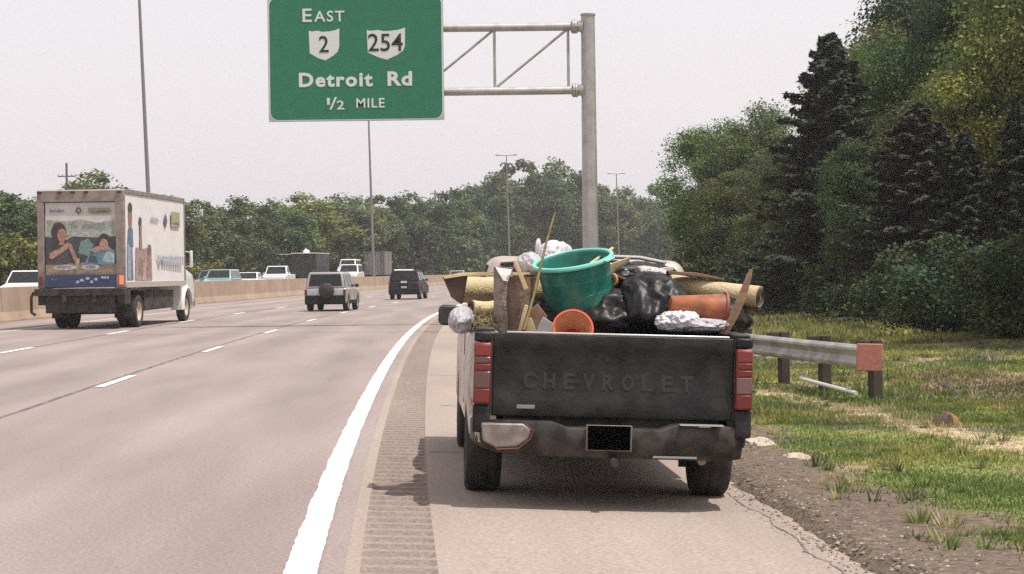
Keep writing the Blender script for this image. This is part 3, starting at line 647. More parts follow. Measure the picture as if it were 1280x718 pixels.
# ------------------------------------------------------------------ vehicles
black_pl = mat('black_plastic', (.018, .018, .019), .6, col2=(.035, .033, .032), scale=9)
rubber = mat('tyre_rubber', (.018, .017, .017), .85, col2=(.04, .036, .033), scale=8, bump=.3)
under_m = mat('underbody', (.018, .016, .015), .85, col2=(.05, .042, .036), scale=4)
glass = mat('car_glass', (.012, .015, .015), .05, spec=.35)
chrome = mat('chrome', (.55, .54, .53), .25, 1.)
rim_m = mat('wheel_rim', (.40, .39, .38), .38, .7)
red_l = mat('red_lens', (.15, .018, .014), .4, coat=.1); clr_l = mat('clear_lens', (.11, .055, .052), .25, coat=.4); amb_l = mat('amber_lens', (.6, .22, .03), .3)
dull_l = mat('dull_tail_lens', (.16, .02, .018), .3)
head_l = mat('headlamp_glass', (.55, .55, .53), .12, .3)
def wheel(parent, x, y, r, wd, rim=rim_m, out=1, name='wheel'):
    """tyre with a real profile, rim and hub; axis along x; the tyre mesh is the part, rim a sub-part"""
    Mx = Matrix.Translation((x, y, r)) @ Matrix.Rotation(R(90)*out, 4, 'Y'); h = wd/2
    prof = [(r*.60, -h*.8), (r*.72, -h), (r*.90, -h*.98), (r*.975, -h*.8), (r, -h*.55), (r*.988, -h*.30), (r*.988, -h*.24), (r, -h*.2), (r, h*.2), (r*.988, h*.24), (r*.988, h*.30), (r, h*.55), (r*.975, h*.8), (r*.90, h*.98), (r*.72, h), (r*.60, h*.8)]
    t = MB().lathe(prof, Mx, 36).build(name, rubber, parent, smooth='auto')
    rp = [(0, h*.42), (r*.16, h*.46), (r*.2, h*.22), (r*.44, h*.30), (r*.52, h*.7), (r*.61, h*.86), (r*.62, h*.7), (r*.6, -h*.8)]
    mb = MB().lathe(rp, Mx, 30)
    mb.build('rim', rim, t, smooth='auto'); return t
def arch_profile(L0, L1, zb, ztop, wheels, r, tops):
    """side outline (y, z): underside with wheel openings, then the given upper points from front to rear"""
    p = [(L0, zb)]
    for wy in wheels:
        n = 9
        for i in range(n+1):
            a = math.pi-math.pi*i/n; yy = wy+r*math.cos(a)
            p.append((yy, max(zb, r*.92+(r)*math.sin(a)*1.02-.0)))
    p.append((L1, zb)); return p+tops
def cab_frustum(pb, pt, hb, ht): # greenhouse: bottom (y0,y1,z) half width hb, top (y0,y1,z) half width ht
    (y0, y1, z0), (Y0, Y1, z1) = pb, pt
    return [[(-hb, y0, z0), (hb, y0, z0), (hb, y1, z0), (-hb, y1, z0)], [(-ht, Y0, z1), (ht, Y0, z1), (ht, Y1, z1), (-ht, Y1, z1)]]
def pane(e, name, quad, m=glass, thick=.012, inset=.0, part=None):
    q = [Vector(p) for p in quad]; n = (q[1]-q[0]).cross(q[3]-q[0]).normalized(); c = sum(q, Vector())/4
    q = [p+(c-p)*inset for p in q]; q = [p+n*.004 for p in q]
    return MB().ring([[p-n*.03 for p in q], [p+n*thick for p in q]]).build(name, m, e)
def lerp3(a, b, t): return Vector(a).lerp(Vector(b), t)
def quad_on(A, B, C, D, u0, u1, v0, v1):    # A,B bottom; D,C top
    f = lambda u, v: lerp3(lerp3(A, B, u), lerp3(D, C, u), v)
    return [f(u0, v0), f(u1, v0), f(u1, v1), f(u0, v1)]
def car(name, label, cat, group, x, y, yaw, L, Wd, H, belt, col, style, z=0., lights_on=False, low=None):
    """a car with its tail towards -y; style: suv, van, sedan, pickup"""
    e = empty(name, (x, y, z), (0, 0, yaw)); tag(e, label, cat, group)
    pm = col; hw = Wd/2; r = H*.205 if style == 'suv' else (.36 if style != 'sedan' else .31); r = min(r, .37)
    hood = L*(.27 if style != 'van' else .16); wys = [L*.19, L*.81]
    zb = .26+(.06 if style in ('suv', 'pickup') else 0)
    hz = belt-.06
    tops = {'suv': [(L, .55), (L-.02, hz-.18), (L-hood, hz+.02), (L-hood-.25, belt), (.06, belt), (.0, belt-.12), (0, .5)],
            'van': [(L, .55), (L-.02, hz-.15), (L-hood, belt), (.04, belt), (0, belt-.1), (0, .5)],
            'sedan': [(L, .45), (L-.05, hz-.18), (L-hood, hz+.02), (L-hood-.3, belt), (L*.2, belt), (.06, belt-.05), (0, belt-.2), (0, .4)],
            'pickup': [(L, .6), (L-.02, hz-.1), (L-hood, hz+.06), (L-hood-.2, belt), (0.02, belt), (0, belt-.1), (0, .5)]}[style]
    body = arch_profile(0, L, zb, belt, wys, r*1.13, tops)
    rings = [[(-hw*.965, a, b) for a, b in body], [(-hw, a, b) for a, b in body], [(hw, a, b) for a, b in body], [(hw*.965, a, b) for a, b in body]]
    rings = [[(sx*hw, a if abs(sx) > .98 else a, b) for a, b in body] for sx in (-1, 1)]
    MB().ring(rings).build('body', pm, e, bevel=.07, seg=3)
    if low: MB().box((0, L/2, .38), (Wd+.02, L*.50, .16)).build('cladding', low, e, bevel=.02)
    if style == 'suv': pb, pt = (.03, L-hood-.2, belt-.03), (.20, L-hood-.85, H-.03)
    elif style == 'van': pb, pt = (.03, L-hood-.02, belt-.03), (.16, L-hood-.75, H-.03)
    elif style == 'sedan': pb, pt = (L*.13, L-hood-.22, belt-.03), (L*.30, L-hood-.85, H-.03)
    else: pb, pt = (L*.42, L-hood-.12, belt-.03), (L*.46, L-hood-.7, H-.03)
    ht = hw*.80; hb = hw*.965; fr = cab_frustum(pb, pt, hb, ht)
    MB().ring(fr).build('roof', pm, e, bevel=.06, seg=3)
    b, t = fr
    pane(e, 'rear_window', quad_on(b[0], b[1], t[1], t[0], .07, .93, .14, .86))
    pane(e, 'windscreen', quad_on(b[2], b[3], t[3], t[2], .06, .94, .10, .90))
    n = 3 if style in ('suv', 'van') else 2
    for i in range(n):
        u0, u1 = (i+.05)/n+.02, (i+.93)/n-.005
        pane(e, 'side_window', quad_on(b[1], b[2], t[2], t[1], u0, u1, .12, .84)); pane(e, 'side_window', quad_on(b[3], b[0], t[0], t[3], 1-u1, 1-u0, .12, .84))
    for wy in wys:
        for s in (-1, 1): wheel(e, s*(hw-.115), wy, r, .22, out=s)
    MB().box((0, L/2, zb+.10), (Wd*.8, L*.86, .2)).build('underbody', under_m, e)
    bz = .46
    MB().box((0, -.045, bz if not (low and style == 'suv') else bz+.02), (Wd*.97, .15, .22 if not (low and style == 'suv') else .38)).build('rear_bumper', low or pm, e, bevel=.035)
    MB().box((0, L+.02, bz-.02), (Wd*.97, .14, .24)).build('front_bumper', low or pm, e, bevel=.04)
    MB().box((0, L+.005, bz+.22), (Wd*.52, .05, .14)).build('grille', black_pl, e, bevel=.01)
    for s in (-1, 1):
        MB().box((s*hw*.78, L-.01, bz+.24), (.30, .08, .15)).build('headlight', head_l, e, bevel=.02)
        MB().box((s*hw*.93, -.0, belt-.19 if style != 'pickup' else belt-.3), (.10, .06, .26)).build('tail_light', dull_l, e, bevel=.015)
        MB().box((s*(hw+.07), L-hood-.45, belt+.07), (.18, .10, .14)).build('side_mirror', pm if style != 'suv' else black_pl, e, bevel=.03)
    MB().box((0, -.02, belt-.35), (.33, .02, .13)).build('number_plate', mat('plate', (.5, .5, .48), .5), e)
    for s in (-1, 1):
        for k in ((.30, .56) if n == 3 else (.42, .62)):
            MB().box((s*(hw+.003), L*k, belt-.34), (.006, .014, .55)).build('door_seam', under_m, e)
    return e
def paintm(n, c, met=.35): return mat(n, c, .32, met, coat=.6)
def hd(y):  # yaw of the road at distance y
    _, a, b = E_at(y); return math.atan2(-a, b)
FG, OG = 'traffic ahead on the same carriageway', 'oncoming traffic beyond the median barrier'
silver = paintm('silver_paint', (.34, .335, .33), .4); dgrey = mat('dark_grey_paint', (.008, .008, .009), .45, spec=.3); white = paintm('white_car_paint', (.74, .73, .72), 0.); teal = paintm('teal_paint', (.22, .38, .40), .2); greyp = mat('grey_cladding', (.014, .014, .015), .7, spec=.2)
P = W(407, 340, 81.5)
suv = car('silver_suv', 'silver compact SUV with a black covered spare wheel on its tailgate', 'SUV', FG, P.x, 81.2, hd(81)-.045, 4.3, 1.74, 1.66, .98, silver, 'suv', low=greyp)
sp = MB().lathe([(0, -.14), (.24, -.13), (.31, -.08), (.325, 0), (.31, .1)], Matrix.Translation((.06, -.10, .86)) @ Matrix.Rotation(R(90), 4, 'X') @ Matrix.Scale(-1, 4, (0, 0, 1)), 28).build('spare_wheel_cover', black_pl, suv, smooth='auto')
for s in (-1, 1): MB().tube([(s*.62, .35, 1.68), (s*.62, 2.3, 1.70)], .02, 6).build('roof_rail', black_pl, suv)
P = W(503, 340, 114)
suv2 = car('dark_suv', 'dark grey SUV ahead of the silver one, in the same lane', 'SUV', FG, P.x+.1, 113.6, hd(114)-.03, 4.7, 1.82, 1.72, 1.06, dgrey, 'suv', low=greyp)
MB().box((0, -.03, 1.02), (.36, .03, .12)).build('pale_sticker', mat('sticker', (.6, .55, .55), .5), suv2)
P = W(503, 340, 165); car('white_suv', 'white car whose roof shows above the dark grey SUV', 'car', FG, P.x, 165, hd(165), 4.6, 1.82, 1.86, 1.1, white, 'suv')
P = W(570, 340, 215); car('pale_car', 'small silver car at the far bend, left of the carpet load', 'car', FG, P.x, 215, hd(215), 4.5, 1.8, 1.75, 1.0, silver, 'sedan')
OZ = .24
def onc(*a, **k):   # oncoming: turned round
    name, label, cat, px, d, L, Wd, H, belt, col, style = a; P = W(px, 340, d); yw = hd(d)+math.pi
    return car(name, label, cat, OG, P.x, d+L/2, yw, L, Wd, H, belt, col, style, z=OZ, **k)
onc('white_suv', 'white SUV seen over the barrier left of the box truck', 'SUV', 37, 88, 4.7, 1.75, 1.66, 1.05, white, 'suv')
onc('teal_minivan', 'pale teal minivan seen over the barrier', 'minivan', 280, 142, 4.9, 1.95, 1.74, 1.08, teal, 'van')
onc('dark_blue_car', 'grey blue car just left of the teal minivan', 'car', 266, 150, 4.7, 1.85, 1.72, 1.06, paintm('grey_blue_paint', (.10, .15, .18)), 'suv')
onc('white_sedan', 'white sedan low behind the barrier between the minivan and the pickup', 'car', 312, 150, 4.6, 1.9, 1.52, .98, white, 'sedan')
onc('white_pickup', 'oncoming white pickup truck seen over the barrier', 'pickup truck', 350, 168, 5.6, 2.05, 2.05, 1.30, white, 'pickup', low=black_pl)
onc('white_van', 'oncoming tall white van behind the white SUV of the far group', 'van', 440, 225, 5.6, 2.1, 2.95, 1.9, white, 'van', low=black_pl)
onc('white_suv', 'oncoming white SUV in front of the tall white van', 'SUV', 440, 200, 5.2, 2.15, 2.25, 1.42, white, 'suv')
def boxrig(px, d, wd, H, L, m, name, label, sm=None):
    P = W(px, 340, d); e = empty(name, (P.x, d, OZ), (0, 0, hd(d))); tag(e, label, 'trailer', OG)
    MB().box((0, L/2, (H+1.05)/2), (wd, L, H-1.05)).build('box', m, e, bevel=.04)
    MB().box((0, L/2, H+.03), (wd+.06, L+.05, .08)).build('roof_edge', white if sm is None else sm, e)
    for s in (-1, 1):
        for wy in (1.2, 2.4, L-1.5): wheel(e, s*(wd/2-.16), wy, .5, .28, out=s)
    MB().box((0, L/2, .85), (wd*.4, L*.95, .25)).build('chassis', under_m, e)
    return e
t = boxrig(380, 196, 2.55, 3.35, 7.5, mat('black_box', (.014, .014, .015), .6), 'box_trailer', 'black box trailer with a white roof edge, right of the oncoming white pickup')
lump('roof_unit', (0, 1.2, 3.45), .32, .5, .35, white, 1, None, None).parent = t; del_ = [o for o in COL.objects if o.name.startswith('roof_unit')][0]
for k in ('label', 'category'):
    if k in del_: del del_[k]
MB().box((-1.9, .6, 3.30), (1.4, .05, .06)).build('awning_bar', white, t)
t = boxrig(468, 246, 2.6, 3.9, 4.5, mat('ribbed_trailer', (.10, .085, .08), .7, col2=(.22, .20, .20), scale=2.2, lo=.45, hi=.55, stretch=(2.5, 1, .05)), 'ribbed_trailer', 'grey ribbed trailer partly behind the tall white van', sm=mat('grey_trim', (.25, .24, .24), .7))

# ------------------------------------------------------------------ box truck with the printed advert
def box_truck():
    D = 58.3; P = W(103, 340, D); e = empty('box_truck', (P.x-.02, D, 0), (0, 0, R(-3.0))); e.scale = (1, 1.09, 1); tag(e, 'white box truck with a family meal advert on its rear door and blue bumper strip', 'box truck')
    BW, BL, z0, z1 = 2.62, 7.4, 1.24, 4.13; hw = BW/2
    frame_m = mat('box_frame', (.19, .155, .135), .7, .1, col2=(.27, .225, .20), scale=4); side_m = mat('box_side_white', (.74, .71, .71), .5, col2=(.69, .66, .66), scale=1.2)
    MB().box((0, BL/2+.06, (z0+z1)/2), (BW-.02, BL-.10, z1-z0-.02)).build('cargo_box', side_m, e)
    rf = MB().box((0, .02, z1-.17), (BW, .16, .34)).box((-hw+.10, .02, (z0+z1)/2-.17), (.20, .16, z1-z0-.34)).box((hw-.13, .02, (z0+z1)/2-.17), (.26, .16, z1-z0-.34)).build('rear_frame', frame_m, e, bevel=.015)
    for s in (-1, 1):
        MB().box((s*(hw-.01), BL/2+.08, z1-.03), (.06, BL-.1, .14)).build('top_rail', frame_m, e, bevel=.01); MB().box((s*(hw-.01), BL/2+.08, z0+.07), (.06, BL-.1, .18)).build('bottom_rail', mat('side_rail', (.42, .37, .33), .6), e, bevel=.01)
        MB().box((s*(hw-.01), BL+.03, (z0+z1)/2), (.05, .10, z1-z0-.1)).build('front_corner_post', frame_m, e)
    MB().box((0, BL/2+.05, z1+.012), (BW-.04, BL, .03)).build('roof_sheet', side_m, e)
    for x in (-1.22, -.62, -.22, .18, 1.17): MB().box((x, -.07, z1-.05), (.13, .04, .06)).build('marker_lamp', mat('dark_marker', (.05, .012, .01), .4), e, bevel=.01)
    # rear roller door carrying a printed picture
    dx0, dx1, dz0, dz1 = -1.08, 1.05, z0+.02, z1-.36; dw, dh = dx1-dx0, dz1-dz0
    door = MB().box(((dx0+dx1)/2, .03, (dz0+dz1)/2), (dw, .05, dh)).build('roller_door', mat('door_sky', (.56, .52, .52), .6, col2=(.50, .48, .46), scale=3), e)
    lay = [0]
    def art(pts, c, nm='printed_picture', blur=None, par=door, side=False):
        lay[0] += 1; off_ = .0022*lay[0]
        m = mat('print_%d' % (int(c[0]*255)*65536+int(c[1]*255)*256+int(c[2]*255)), c, .6, col2=tuple(q*.5+.02 for q in c), scale=11, detail=8, lo=.38, hi=.68)
        if not side:   # u,v in 0..1 of the door
            y = .005-off_; return MB().prism([(dx0+u*dw, dz0+v*dh) for u, v in pts], y-.001, y, 'y').build(nm, m, par)
        x = hw-.012+off_; return MB().prism([(u, v) for u, v in pts], x, x+.0015, 'x').build(nm, m, par)
    def ell(cx, cy, rx, ry, n=22, a0=0): return [(cx+rx*math.cos(2*math.pi*i/n+a0), cy+ry*math.sin(2*math.pi*i/n+a0)) for i in range(n)]
    art([(.02, .46), (.98, .46), (.98, .80), (.75, .76), (.5, .80), (.3, .78), (.02, .80)], (.34, .38, .33)); art([(.34, .52), (.98, .52), (.98, .66), (.9, .68), (.6, .66), (.34, .65)], (.40, .43, .39))
    art([(.0, .26), (1, .26), (1, .60), (.72, .585), (.38, .60), (.30, .56), (0, .60)], (.052, .058, .066))
    art([(0, .14), (1, .14), (1, .27), (.62, .29), (.0, .27)], (.34, .25, .19))
    art([(.46, .40), (.62, .36), (.68, .50), (.60, .575), (.50, .54)], (.16, .27, .25))
    # seated adult leaning on an elbow
    art([(.02, .27), (.30, .27), (.34, .40), (.30, .50), (.20, .50), (.03, .42)], (.075, .06, .065))
    art(ell(.19, .655, .105, .115), (.045, .032, .03)); art([(.10, .46), (.22, .46), (.22, .64), (.10, .64)], (.045, .032, .03)); art(ell(.235, .615, .062, .082), (.40, .22, .165))
    art([(.19, .50), (.27, .50), (.27, .57), (.2, .56)], (.37, .20, .15)); art([(.05, .35), (.10, .33), (.34, .47), (.36, .52), (.31, .53), (.20, .46), (.06, .41)], (.42, .24, .185)); art([(.32, .53), (.38, .50), (.47, .30), (.43, .27), (.40, .32), (.33, .46)], (.38, .21, .16))
    # child with both hands at the mouth
    art([(.55, .27), (.98, .26), (.99, .42), (.92, .46), (.78, .45), (.60, .36)], (.13, .25, .33)); art([(.80, .30), (.97, .28), (.98, .40), (.86, .43)], (.36, .46, .48)); art([(.60, .30), (.74, .28), (.72, .36), (.64, .38)], (.05, .08, .12))
    art(ell(.83, .545, .085, .085), (.05, .035, .03)); art(ell(.83, .50, .06, .068), (.42, .25, .19)); art([(.64, .43), (.70, .40), (.84, .45), (.90, .42), (.92, .47), (.80, .50), (.70, .47)], (.42, .25, .19))
    for cx, rx in ((.27, .17), (.64, .13)): art(ell(cx, .235, rx, .032), (.55, .52, .53)); art(ell(cx, .24, rx*.6, .018), (.30, .27, .25))
    art([(.42, .21), (.47, .20), (.49, .34), (.45, .34)], (.42, .36, .22))
    # the three marks across the top: small dark lettering, a diamond emblem and an olive label
    for i in range(7): art(ell(.085+.030*i, .905-.004*(i % 2), .011, .024 if i in (0, 4) else .014, 8), (.13, .12, .20), 'small_lettering')
    art([(.44, .905), (.48, .855), (.52, .905), (.48, .955)], (.07, .085, .085), 'diamond_emblem'); art(ell(.48, .905, .042, .030), (.07, .085, .085), 'diamond_emblem'); art(ell(.485, .905, .014, .014, 10), (.45, .45, .45), 'diamond_emblem')
    art([(.62, .875), (.93, .875), (.93, .935), (.62, .935)], (.23, .22, .13), 'olive_label')
    for i in range(7): art(ell(.755+.023*i, .892, .009, .010, 7), (.10, .09, .07), 'olive_label_lettering')
    st = art([(0, -.0), (1, 0), (1, .145), (0, .145)], (.030, .048, .135), 'blue_strip')
    for i, (u, wd_, v) in enumerate(((.46, .05, .05), (.52, .07, .07), (.60, .06, .09), (.66, .05, .05), (.72, .05, .08), (.81, .04, .10), (.85, .05, .10), (.89, .03, .10), (.10, .04, .09), (.15, .05, .08))):
        art(ell(u, v+.01, wd_*.5, .018 if i < 8 else .010, 9, i), (.42, .47, .56) if i < 8 else (.14, .17, .30), 'strip_lettering')
    # printed side (right side faces +x)
    lay[0] = 2; sd_ = e; L = BL; A = lambda pts, c, nm='side_print': art(pts, c, nm, side=True, par=sd_)
    H_ = z1-z0
    A([(.20, z0+.2), (.95, z0+.2), (.85, z0+1.15), (.6, z0+1.5), (.3, z0+1.45), (.22, z0+.9)], (.16, .22, .28)); A([(.3, z0+.3), (.62, z0+.2), (.66, z0+1.2), (.36, z0+1.3)], (.34, .42, .50)); A([(.3, z0+1.3), (.95, z0+1.2), (.9, z0+1.75), (.55, z0+1.9), (.35, z0+1.7)], (.10, .20, .30)); A(ell(.62, z0+2.1, .22, .38), (.30, .17, .13)); A(ell(.62, z0+2.38, .24, .16), (.08, .055, .05))
    A([(1.1, z0+.2), (3.1, z0+.2), (3.05, z0+1.1), (2.6, z0+1.2), (1.9, z0+1.15), (1.2, z0+1.2)], (.42, .30, .28)); A([(1.45, z0+.35), (2.0, z0+.35), (2.0, z0+.85), (1.5, z0+.9)], (.30, .22, .17)); A([(2.4, z0+.3), (2.9, z0+.3), (2.85, z0+1.0), (2.5, z0+1.05)], (.36, .20, .17)); A([(1.9, z0+.2), (2.3, z0+.2), (2.2, z0+.8)], (.50, .42, .42))
    A(ell(1.75, z0+1.78, .13, .26), (.30, .19, .14)); A(ell(1.72, z0+2.0, .16, .14), (.10, .08, .06)); A([(1.6, z0+1.15), (1.9, z0+1.15), (1.86, z0+1.6), (1.66, z0+1.6)], (.36, .24, .18)); A(ell(2.75, z0+1.15, .22, .16), (.16, .15, .17))
    for i in range(5): A(ell(3.05+.19*i, z0+2.08+.03*(i % 2), .08, .07, 8), (.33, .40, .46), 'side_lettering')
    A([(4.55, z0+2.1), (4.78, z0+1.85), (5.0, z0+2.1), (4.78, z0+2.36)], (.12, .13, .15), 'side_emblem'); A([(5.5, z0+1.92), (6.65, z0+1.92), (6.65, z0+2.42), (5.5, z0+2.42)], (.40, .38, .22), 'side_label')
    for i in range(5): A(ell(5.7+.19*i, z0+2.05, .07, .05, 7), (.2, .18, .12), 'side_lettering')
    A([(3.5, z0+.98), (3.62, z0+.98), (3.85, z0+.62), (3.95, z0+.62), (4.15, z0+.98), (4.0, z0+.98), (3.9, z0+.75), (3.78, z0+.98)], (.38, .40, .46), 'side_lettering')
    for i in range(9): A([(4.25+.30*i, z0+.68), (4.48+.30*i, z0+.66), (4.49+.30*i, z0+.96+.05*(i % 3 == 0)), (4.26+.30*i, z0+.94)], (.40, .42, .48), 'side_lettering'); A(ell(4.37+.30*i, z0+.80, .045, .07, 8), (.62, .61, .62), 'side_lettering')
    # tail lamps
    for s in (-1, 1): MB().box((s*(hw-.10), -.065, z0+.22), (.11, .03, .26)).build('tail_light', mat('lit_tail_lamp', (.5, .03, .02), .3, emit=((1, .12, .05), 2.2)) if s > 0 else red_l, e, bevel=.012)
    # underside
    MB().box((0, -.12, z0-.13), (BW+.1, .30, .22)).build('liftgate', under_m, e, bevel=.02); MB().box((0, -.14, .78), (2.1, .08, .58)).build('liftgate_platform', mat('liftgate_steel', (.022, .018, .017), .8, col2=(.045, .037, .034), scale=6, bump=.4), e, bevel=.02)
    for s in (-1, 1): MB().box((s*(hw-.12), .25, .98), (.22, .7, .5)).build('side_box', under_m, e, bevel=.02); MB().box((s*.45, BL*.55, .95), (.1, BL*1.2, .28)).build('frame_rail', under_m, e)
    MB().tube([(-1.42, -.1, 1.12), (-1.5, -.1, .98), (-1.5, -.1, .52), (-1.38, -.1, .44)], .045, 8).build('step_loop', under_m, e)
    for s in (-1, 1):
        for dx in (0, .31): wheel(e, s*(hw-.18-dx), 1.75, .49, .27, rim=mat('truck_rim', (.50, .43, .34), .5, .3), out=s)
        MB().box((s*(hw-.35), 1.02, .62), (.55, .02, .62)).build('mud_flap', rubber, e)
        wheel(e, s*(hw-.26), 8.15, .49, .28, rim=mat('truck_rim', (.50, .43, .34), .5, .3), out=s)
        MB().prism([(2.6, .48), (6.2, .52), (6.3, 1.1), (2.6, 1.1)], s*(hw-.52), s*(hw-.12), 'x').build('skirt', under_m, e, bevel=.02)
    MB().tube([(-.9, 1.75, .52), (.9, 1.75, .52)], .11, 10).build('axle', under_m, e); lump('differential', (.15, 1.75, .52), .24, .24, .24, under_m, 2, None, None, 2).parent = e
    # cab with its rounded front wing
    cm = paintm('truck_cab_white', (.72, .71, .69), 0.)
    MB().prism([(7.5, .62), (7.62, .62), (7.70, .95), (7.9, 1.12), (8.15, 1.16), (8.4, 1.12), (8.62, .95), (8.7, .62), (9.35, .62), (9.4, 1.25), (9.2, 1.6), (8.3, 1.78), (7.5, 1.78)], -1.16, 1.16, 'x').build('cab_lower', cm, e, bevel=.1, seg=3)
    fr = cab_frustum((7.5, 8.35, 1.74), (7.52, 8.0, 2.72), 1.05, .92); MB().ring(fr).build('cab', cm, e, bevel=.06)
    b, t = fr; pane(e, 'windscreen', quad_on(b[2], b[3], t[3], t[2], .06, .94, .08, .88)); pane(e, 'side_window', quad_on(b[1], b[2], t[2], t[1], .15, .9, .1, .85)); pane(e, 'side_window', quad_on(b[3], b[0], t[0], t[3], .1, .85, .1, .85))
    for s in (-1, 1):
        n = 14; rings = []
        for i in range(n+1):
            a = R(-12)+R(204)*i/n; c, sn = math.cos(a), math.sin(a); rings.append([(s*q, 8.15-c*rr, .55+sn*rr*1.02) for q, rr in ((.80, .70), (1.18, .68), (1.25, .60), (1.25, .56), (.80, .60))])
        MB().ring(rings).build('wing', cm, e, smooth='auto')
        mi = MB().box((s*1.38, 8.05, 2.12), (.10, .14, .58)).build('side_mirror', cm, e, bevel=.03); MB().tube([(s*1.05, 8.15, 2.4), (s*1.36, 8.05, 2.35)], .02, 6).tube([(s*1.08, 8.25, 1.85), (s*1.36, 8.05, 1.9)], .02, 6).build('mirror_arm', cm, mi)
    for s in (-1, 1): MB().box((s*.9, 9.36, 1.12), (.3, .08, .22)).build('headlight', head_l, e, bevel=.03)
    MB().box((0, 9.45, .62), (2.3, .18, .3)).build('front_bumper', chrome, e, bevel=.03)
box_truck()

# ------------------------------------------------------------------ the loaded pickup
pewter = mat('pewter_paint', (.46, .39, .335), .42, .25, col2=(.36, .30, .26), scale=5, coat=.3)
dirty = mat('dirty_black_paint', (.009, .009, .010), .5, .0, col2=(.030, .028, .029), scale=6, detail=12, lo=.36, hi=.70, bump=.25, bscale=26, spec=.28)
bump_m = mat('worn_chrome_bumper', (.055, .045, .042), .5, .25, col2=(.014, .013, .013), scale=8, detail=10, lo=.4, hi=.6, bump=.15)
def pickup():
    ang = 2.8; e = empty('pickup_truck', (.652, 13.5, hgt(2.02)-.012), (0, .04, R(ang))); tag(e, 'dark overloaded pickup truck with a pewter side, parked on the shoulder', 'pickup truck')
    AX, FX, r = 1.18, 4.75, .375
    def bedside(s):
        ys = [0, .05, .2, .4, .6, .72]+[AX+.45*math.cos(math.pi-math.pi*i/12) for i in range(13)]+[1.7, 1.85, 2.03]
        rings = []
        for y in ys:
            d = y-AX; zb = .46
            if abs(d) <= .4501: zb = max(.46, .37+math.sqrt(max(0, .45**2-d*d)))
            T = [0, .08, .25, .45, .65, .82, .94, 1]
            def wx(z): t = (z-.45)/.77; return .93+.055*math.sin(min(1, t*1.25)*math.pi*.62)-.055*max(0, t-.55)**1.5/.3 -(.02 if y < .03 else 0)
            lip = .03*max(0, 1-abs(abs(d)-.45)/.12) if abs(d) < .57 else 0
            outr = [(s*(wx(zb+(1.22-zb)*t)+lip*(1-t)), y, zb+(1.22-zb)*t) for t in T]
            rings.append([(s*.80, y, zb)]+outr+[(s*.80, y, 1.22)])
        return rings
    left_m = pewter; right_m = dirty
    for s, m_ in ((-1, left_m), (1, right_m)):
        b = MB().ring(bedside(s)).build('bed_side', m_, e, smooth='auto', label='streaked pewter bed side' if s < 0 else 'dark bed side')
        MB().box((s*.885, 1.02, 1.232), (.13, 2.0, .03)).build('bed_rail_cap', black_pl, b, bevel=.01)
        MB().ring([[(s*.70, AX+.5*math.cos(a)*.98, .37+.5*math.sin(a)*.98) for a in (math.pi*i/10 for i in range(11))], [(s*.90, AX+.5*math.cos(a)*.98, .37+.5*math.sin(a)*.98) for a in (math.pi*i/10 for i in range(11))]]).build('wheel_well', under_m, b)
    # thin dark wavy streaks down the left side
    lb = [o for o in e.children if o.name.startswith('bed_side')][0]
    for y0, z0, y1, z1, wd in ((.08, 1.12, .30, .62, .016), (.24, 1.16, .55, .95, .011), (.05, .82, .20, .56, .014), (.30, .9, .62, .60, .011)):
        vs = []; n = 12
        for i in range(n+1):
            t = i/n; y = y0+(y1-y0)*t+.03*math.sin(t*9+y0*20); z = z0+(z1-z0)*t; tt = (z-.45)/.77; x = -(.93+.055*math.sin(min(1, tt*1.25)*math.pi*.62)-.055*max(0, tt-.55)**1.5/.3)-.006; q = wd*math.sin(math.pi*min(1, t+.05))+.003
            vs += [(x, y-q*2, z), (x, y+q*2, z)]
        MB().add(vs, [(2*i, 2*i+1, 2*i+3, 2*i+2) for i in range(n)]).build('dark_streak', mat('streak_dark', (.05, .04, .035), .8), lb)
    MB().box((0, 1.03, .80), (1.62, 2.0, .06)).build('bed_floor', under_m, e); MB().box((0, 2.03, 1.0), (1.7, .05, .44)).build('bed_front_wall', dirty, e)
    # tailgate: shell, ribs, lettering, handle, bright top edge
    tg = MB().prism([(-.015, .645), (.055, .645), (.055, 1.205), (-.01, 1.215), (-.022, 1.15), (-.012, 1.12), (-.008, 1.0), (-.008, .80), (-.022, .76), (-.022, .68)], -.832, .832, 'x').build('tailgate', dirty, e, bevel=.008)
    MB().box((.03, .02, 1.222), (1.54, .055, .012)).build('top_trim', mat('bright_trim', (.62, .60, .58), .35, .6), tg, bevel=.003)
    for x, wd_ in ((-.838, .010), (.838, .010)): MB().box((x, -.004, .93), (wd_, .03, .56)).build('gap', under_m, tg)
    let = mat('faded_lettering', (.042, .035, .030), .7, col2=(.020, .018, .017), scale=14, lo=.35, hi=.65)
    xs = (-.635, .585); n = 9; wl = (xs[1]-xs[0])/n
    for i, ch in enumerate('CHEVROLET'): text(ch, 'lettering', let, tg, xs[0]+i*wl+.018, xs[0]+(i+1)*wl-.034, .838, .950, -.0095, bold=.035, ext=.001)
    MB().box((-.60, -.026, .712), (.125, .008, .026)).build('badge', mat('badge', (.20, .23, .235), .5), tg, bevel=.002)
    for s in (-1, 1):
        tl = MB().box((s*.903, -.005, .935), (.118, .09, .42)).build('tail_light', mat('lamp_housing', (.16, .02, .018), .4), e, bevel=.012)
        for z0, z1, m_ in ((1.055, 1.135, mat('dull_red_lens', (.20, .03, .025), .4)), (1.005, 1.05, clr_l if s < 0 else red_l), (.955, 1.0, red_l), (.835, .95, clr_l if s < 0 else mat('dusty_lens', (.16, .09, .09), .5)), (.735, .83, red_l)):
            MB().box((s*.903, -.050, (z0+z1)/2), (.104, .016, z1-z0-.006)).build('lens', m_, tl, bevel=.004)
        MB().box((s*.903, .0, 1.185), (.118, .07, .07)).build('corner_cap', dirty, e, bevel=.015)
